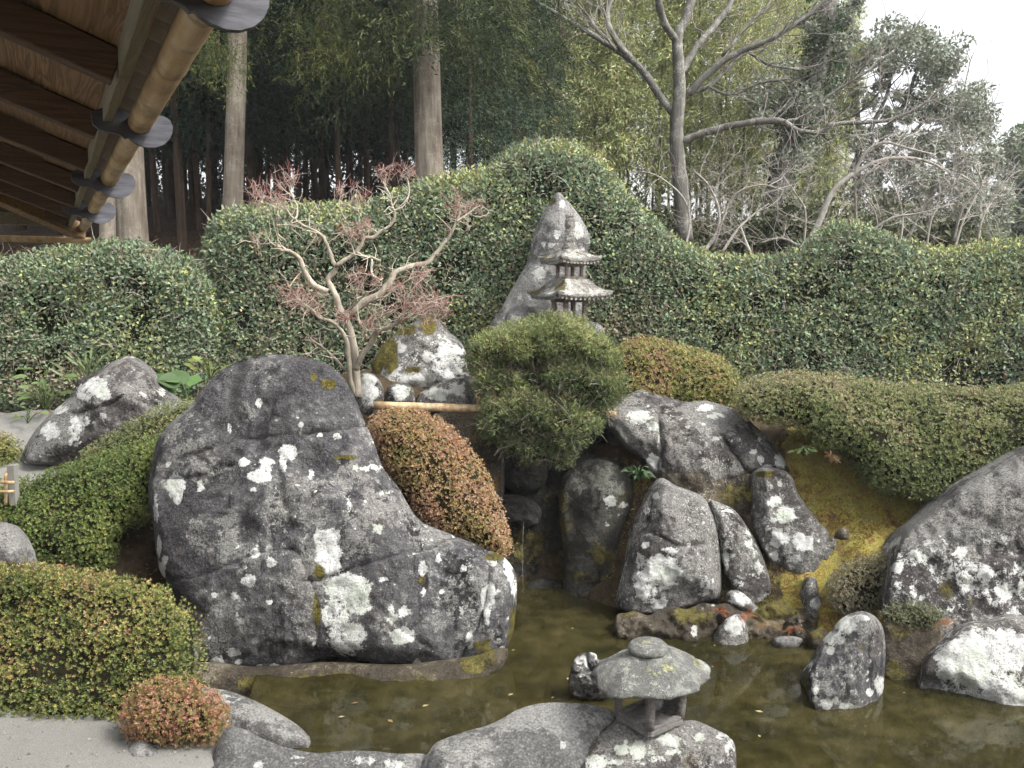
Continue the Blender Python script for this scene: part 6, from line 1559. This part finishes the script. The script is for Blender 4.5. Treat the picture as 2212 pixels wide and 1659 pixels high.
def bare_tree():
    r = np.random.default_rng(901); Y = 14.; k = Y / F
    root = thing('bare_tree', 'large leafless tree with lichened grey trunk in front of the bamboo', 'tree')
    limbs = [([(1480, 520), (1474, 440), (1468, 380), (1462, 320), (1462, 260), (1468, 205), (1466, 140), (1463, 80), (1478, 45), (1493, 0), (1500, -60)], 21, 12, 0),
             ([(1462, 252), (1432, 216), (1402, 172), (1372, 137), (1330, 107), (1282, 77), (1240, 52), (1200, 28), (1150, 0)], 14, 5, .6),
             ([(1372, 137), (1342, 102), (1318, 62), (1312, 28), (1332, -30)], 11, 8, .9), ([(1464, 90), (1442, 62), (1426, 22), (1420, -30)], 13, 10, -.4),
             ([(1486, 205), (1522, 166), (1562, 132), (1612, 106), (1662, 86), (1712, 56), (1762, 20), (1800, -20)], 13, 5, -.5), ([(1470, 160), (1500, 108), (1542, 58), (1572, 18), (1590, -30)], 13, 8, .5),
             ([(1486, 200), (1530, 186), (1562, 158), (1602, 118), (1640, 100)], 9, 5, .3), ([(1474, 305), (1522, 286), (1582, 271), (1642, 262), (1692, 263), (1722, 281), (1772, 286), (1802, 268), (1902, 262), (1960, 245), (2010, 215)], 13, 4, -.8),
             ([(1530, 186), (1580, 205), (1640, 180), (1700, 170)], 5, 3, -.3), ([(1690, 262), (1740, 250), (1800, 200), (1880, 150), (1930, 110)], 6, 3, -.4), ([(1612, 106), (1660, 140), (1730, 150)], 5, 3, -.3), ([(1560, 120), (1620, 50), (1660, 10)], 5, 3, .2), ([(1330, 107), (1290, 60), (1250, 10)], 5, 3, .5), ([(1800, 268), (1860, 240), (1900, 200)], 4, 2.5, -.5)]
    mb, tw = MB(), MB()
    for ln, r0, r1, dy in limbs:
        pts = limb_pts(ln, Y, dy); n = len(pts)
        rad = np.linspace(r0 * (.85 if r0 > 15 else .62), r1 * .7, n) * k * (1 + .08 * noise(np.c_[np.arange(n) * .4, np.zeros(n), np.full(n, r0)]))
        V, Fc = tube(pts, rad, 10)
        mb.add(V + .015 * np.stack([noise(V * 7, q) for q in (1, 2, 3)], -1), Fc)
        if r1 < 9:
            for q in range(int(n * .55)):
                i = r.integers(n // 4, n); d = unit(pts[i] - pts[i - 1])
                twig_grow(tw, pts[i], unit(d + rnd_dirs(1, r)[0] * .9 + A_([0, 0, .2])), r.uniform(.5, 1.1), .008, 2, r, (.22, .20, .18), kids=2)
    obj('trunk', mb.mesh('trunk', M['tree_bark']), root)
    obj('twigs', tw.mesh('twigs', M['twig']), root, kind='stuff')
bare_tree()

def leaf_cloud(mb, c, rad, n, r, size, pal, squash=.8):
    d = rnd_dirs(n, r); rr = r.random(n) ** .4
    pos = c + d * rr[:, None] * rad * A_([1, 1, squash])
    V, Fl = place(LEAF_V, LEAF_F, pos, unit(rnd_dirs(n, r) + d * .4), unit(d * .6 + rnd_dirs(n, r) * .5 + (0, 0, .6)), size * r.uniform(.7, 1.3, n))
    mb.add(V, Fl, np.repeat(pick(pal, n, r), 5, 0))

GREY = [(.16, .185, .135), (.20, .225, .165), (.24, .265, .20), (.28, .305, .24)]
grove_edge()
def ivy_tree():
    r = np.random.default_rng(911); Y = 17.; k = Y / F
    root = thing('ivy_tree', 'leaning tree trunk wrapped in ivy right of the bare tree', 'tree')
    pts = limb_pts([(1655, 540), (1672, 440), (1698, 340), (1735, 235), (1772, 130), (1790, 30), (1800, -60)], Y, 0)
    V, Fc = tube(pts, np.linspace(26, 17, len(pts)) * k, 12)
    obj('trunk', mesh('trunk', V, Fc, True, M['tree_bark']), root)
    mb = MB()
    for i in range(90):
        q = r.integers(8, 26); c = pts[q] + r.normal(size=3) * .16
        leaf_cloud(mb, c, r.uniform(.12, .3), 60, r, .08, [(.03, .06, .028), (.045, .08, .035), (.07, .11, .045)])
    for x, y, w in ((1700, 210, 45), (1660, 250, 40), (1730, 320, 40), (1640, 190, 36), (1720, 160, 40), (1760, 230, 36), (1800, 60, 26), (1760, 60, 22), (1835, 25, 20)):
        for j in range(5):
            leaf_cloud(mb, P(x + r.normal() * 14, y + r.normal() * 14, Y + r.normal() * .4), w * k * r.uniform(.5, 1), 130, r, .085, GREY)
    obj('foliage', mb.mesh('foliage', M['leaf'], False), root, kind='stuff')
ivy_tree()

def evergreen():
    r = np.random.default_rng(921); Y = 20.; k = Y / F
    root = thing('evergreen_tree', 'grey green broadleaf evergreen tree with open crown against the white sky', 'tree')
    mb, tb = MB(), MB()
    cl = [(1800, 110, 30), (1840, 85, 32), (1880, 95, 34), (1920, 75, 34), (1960, 85, 40), (2000, 90, 45), (2030, 120, 45), (1985, 130, 36), (2055, 165, 45), (2085, 205, 45), (2015, 180, 40), (2110, 250, 45), (2060, 240, 45), (2130, 300, 42), (2080, 290, 50), (2020, 250, 38), (2145, 350, 36), (2100, 350, 50), (2050, 330, 50), (2000, 300, 40), (1960, 330, 45), (2130, 420, 40), (2080, 410, 55), (2020, 390, 55), (1960, 390, 50), (1900, 350, 40), (1905, 110, 30), (1870, 125, 26), (1830, 150, 24), (1850, 200, 14), (1880, 220, 13), (1905, 185, 14), (1930, 150, 22), (1945, 205, 15), (1835, 235, 16), (1915, 245, 16), (1950, 250, 22), (1985, 215, 25), (1800, 180, 22), (1790, 220, 24), (1815, 290, 26), (1860, 300, 28), (1900, 290, 26), (1800, 145, 25), (2120, 470, 45), (2060, 470, 50), (1990, 460, 50), (1930, 440, 45), (1870, 400, 40), (2160, 400, 22), (2165, 460, 25), (2145, 500, 35)]
    for x, y, w in cl:
        for j in range(5):
            leaf_cloud(mb, P(x + r.normal() * w * .45, y + r.normal() * w * .4, Y + r.normal() * .7), w * k * r.uniform(.4, .8), int(24 + w * 2.7), r, .10, GREY)
    for ln, r0, r1 in (([(1835, 520), (1850, 400), (1855, 310), (1850, 200), (1845, 100)], 10, 3), ([(1930, 520), (1900, 420), (1905, 300), (1950, 230), (1990, 130)], 9, 3), ([(1855, 330), (1890, 260), (1920, 190), (1930, 100)], 6, 2), ([(2000, 520), (2010, 420), (2050, 300), (2080, 210)], 9, 3), ([(1850, 300), (1820, 230), (1800, 150)], 5, 2), ([(1900, 380), (1960, 300), (2040, 220)], 6, 2), ([(1760, 540), (1810, 430), (1850, 340)], 8, 4)):
        pts = limb_pts(ln, Y, .5); V, Fc = tube(pts, np.linspace(r0, r1, len(pts)) * k, 7); tb.add(V, Fc)
        for q in range(8):
            i = r.integers(len(pts) // 3, len(pts)); twig_grow(tb, pts[i], unit(rnd_dirs(1, r)[0] + A_([0, 0, .5])), 1., .015, 1, r, (1, 1, 1), kids=2)
    tb.C = []
    obj('crown', mb.mesh('crown', M['leaf'], False), root, kind='stuff')
    obj('trunk', tb.mesh('trunk', M['tree_bark']), root)
evergreen()

# understorey thickets behind the hedge (leafy masses) and trees on the far slope
def thicket(name, label, outline, Y, pal, seed, dens, size, T=.8, Tb=1., R=.7, cat='bush', amp=.3):
    r = np.random.default_rng(seed)
    B = body(outline, Y, T=T, Tb=Tb, R=R, res=.18, amp=amp, fr=.9, seed=seed, lean=.1, jag=.2)
    root = thing(name, label, cat)
    Vc, Fc = shrink(B, .35); obj('inner_twigs', mesh('inner_twigs', Vc, Fc, True, M['core_hedge']), root)
    mb = MB(); n = int(area(B['V'], B['Ff']) * dens)
    broad_leaves(mb, B['V'], B['Ff'], n, r, size, pal, (-.4, .12), nfield(.7, .4, seed), flatn=1.)
    obj('foliage', mb.mesh('foliage', M['leaf'], False), root, kind='stuff')
thicket('thicket', 'dark leafy undergrowth behind the hedge right of the bare tree', [(1480, 560), (1500, 470), (1560, 430), (1640, 440), (1700, 400), (1780, 420), (1850, 440), (1900, 430), (1980, 460), (2060, 440), (2140, 470), (2150, 580), (1800, 600)], 15.5, [(.04, .05, .025), (.06, .075, .035), (.09, .10, .045), (.12, .12, .06)], 931, 380, .11)
thicket('thicket', 'brown olive undergrowth under the bamboo grove behind the hedge mound', [(1320, 520), (1330, 420), (1400, 400), (1470, 430), (1520, 480), (1540, 580), (1400, 590)], 14.8, [(.05, .06, .025), (.08, .09, .035), (.11, .12, .05)], 933, 380, .10)
thicket('far_tree', 'hazy green trees on the far slope at the right edge', [(2120, 600), (2140, 480), (2160, 380), (2175, 300), (2200, 278), (2230, 285), (2290, 270), (2400, 290), (2420, 600)], 38, [(.07, .10, .045), (.09, .125, .055), (.12, .15, .06)], 935, 60, .3, T=2, Tb=2, R=2, cat='tree', amp=.8)
thicket('far_tree', 'dark band of trees on the far slope behind the evergreen', [(1750, 620), (1800, 470), (1900, 440), (2000, 450), (2140, 480), (2200, 620)], 30, [(.05, .075, .035), (.07, .10, .045)], 937, 60, .25, T=1.5, Tb=2, R=1.5, cat='tree', amp=.6)

def bare_shrub(name, label, Y, stems, seed, ntw, lev=3, col=(.30, .28, .25), L=.9, spread=.8):
    r = np.random.default_rng(seed); k = Y / F
    root = thing(name, label, 'shrub')
    mb, tw = MB(), MB()
    for ln, r0, r1 in stems:
        pts = limb_pts(ln, Y, r.uniform(-.5, .5)); n = len(pts)
        V, Fc = tube(pts, np.linspace(r0 * .7, r1 * .6, n) * k, 7); mb.add(V, Fc)
        for q in range(ntw):
            i = r.integers(n // 5, n); d = unit(pts[i] - pts[i - 1])
            twig_grow(tw, pts[i], unit(d * .6 + rnd_dirs(1, r)[0] * .9 + A_([0, 0, .25])), L * r.uniform(.5, 1.1), max(.005, .0), lev, r, col, spread, .12, 2)
    obj('stems', mb.mesh('stems', M['pale_bark']), root)
    obj('twigs', tw.mesh('twigs', M['twig']), root, kind='stuff')
M['pale_bark'] = bark_mat('pale_bark', (.20, .18, .155), (.32, .30, .265), (.44, .42, .38), sc=2., lich=.2)
bare_shrub('bare_shrub', 'pale arching bare shrub behind the wavy hedge at the right', 12.2, [([(1735, 545), (1770, 480), (1795, 420), (1830, 385), (1880, 355), (1930, 342), (1990, 345), (2050, 370)], 11, 4), ([(1840, 385), (1870, 330), (1910, 308), (1960, 320), (2020, 335)], 6, 3), ([(1740, 540), (1690, 515), (1640, 525)], 5, 3), ([(1850, 490), (1848, 440), (1850, 400), (1880, 370)], 5, 3), ([(1735, 545), (1740, 460), (1720, 420), (1700, 390)], 4, 2), ([(1880, 500), (1930, 470), (1990, 460), (2060, 440)], 5, 2), ([(2060, 520), (2080, 450), (2120, 400), (2100, 350)], 4, 2), ([(1960, 520), (2000, 440), (2060, 400), (2090, 330)], 4, 2)], 941, 9, 3, (.38, .35, .32))
bare_shrub('bare_shrub', 'tangled bare shrub behind the dip of the hedge below the bare tree', 12.0, [([(1520, 545), (1550, 500), (1552, 450), (1530, 400), (1500, 370)], 7, 3), ([(1560, 545), (1590, 500), (1620, 470), (1660, 440)], 5, 2), ([(1480, 540), (1490, 470), (1470, 420), (1420, 380), (1380, 370)], 4, 2), ([(1620, 545), (1610, 520), (1600, 490)], 6, 4), ([(1540, 540), (1580, 430), (1640, 400), (1690, 410)], 4, 2)], 943, 8, 3, (.36, .33, .30))
bare_shrub('bare_shrub', 'fine grey twiggy shrub in front of the evergreen at the far right', 13.0, [([(2000, 545), (2010, 480), (2030, 420), (2020, 350)], 4, 2), ([(2060, 545), (2080, 480), (2110, 420), (2130, 380)], 4, 2), ([(1940, 545), (1950, 470), (1930, 400), (1900, 360)], 4, 2), ([(2110, 545), (2120, 480), (2140, 440)], 4, 2), ([(1900, 540), (1890, 460), (1860, 420)], 4, 2)], 945, 9, 3, (.36, .34, .31), L=.8)

# waterfall strands in the grotto
t = NT('falling_water')
b = t.n('ShaderNodeBsdfPrincipled'); b.inputs['Base Color'].default_value = (.8, .85, .85, 1); b.inputs['Roughness'].default_value = .1
tr = t.n('ShaderNodeBsdfTransparent'); mx = t.n('ShaderNodeMixShader'); mx.inputs[0].default_value = .2
t.t.links.new(tr.outputs[0], mx.inputs[1]); t.t.links.new(b.outputs[0], mx.inputs[2]); t.t.links.new(mx.outputs[0], t.out.inputs[0])
M['fall'] = t.m
wf = thing('waterfall', 'thin trickling waterfall strands inside the dark grotto', 'waterfall')
r = np.random.default_rng(950)
for x in (1086, 1131):
    y0, y1 = (985, 1085) if x < 1100 else (1128, 1300)
    p = P(x, y0, 6.98); q = P(x, y1, 6.95)
    V, Fc = tube([p, p * .6 + q * .4 + r.normal(size=3) * .006, q], [.0016, .0011, .0016], 5)
    obj('strand', mesh('strand', V, Fc, True, M['fall']), wf)

# ---------------------------------------------------------------- thin haze box, added mainly for the sky's veiling glare
t = NT('glare_haze_air')
v = t.n('ShaderNodeVolumePrincipled'); v.inputs['Color'].default_value = (.96, .97, 1., 1); v.inputs['Density'].default_value = .0012; v.inputs['Anisotropy'].default_value = .2
t.t.links.new(v.outputs[0], t.out.inputs['Volume'])
me = bpy.data.meshes.new('haze'); x0, x1, y0, y1, z0, z1 = -320., 320., -320., 320., -2.5, 26.
me.from_pydata([(x, y, z) for x in (x0, x1) for y in (y0, y1) for z in (z0, z1)], [], [(0, 1, 3, 2), (4, 6, 7, 5), (0, 4, 5, 1), (2, 3, 7, 6), (0, 2, 6, 4), (1, 5, 7, 3)])
me.materials.append(t.m)
obj('haze', me, kind='stuff')
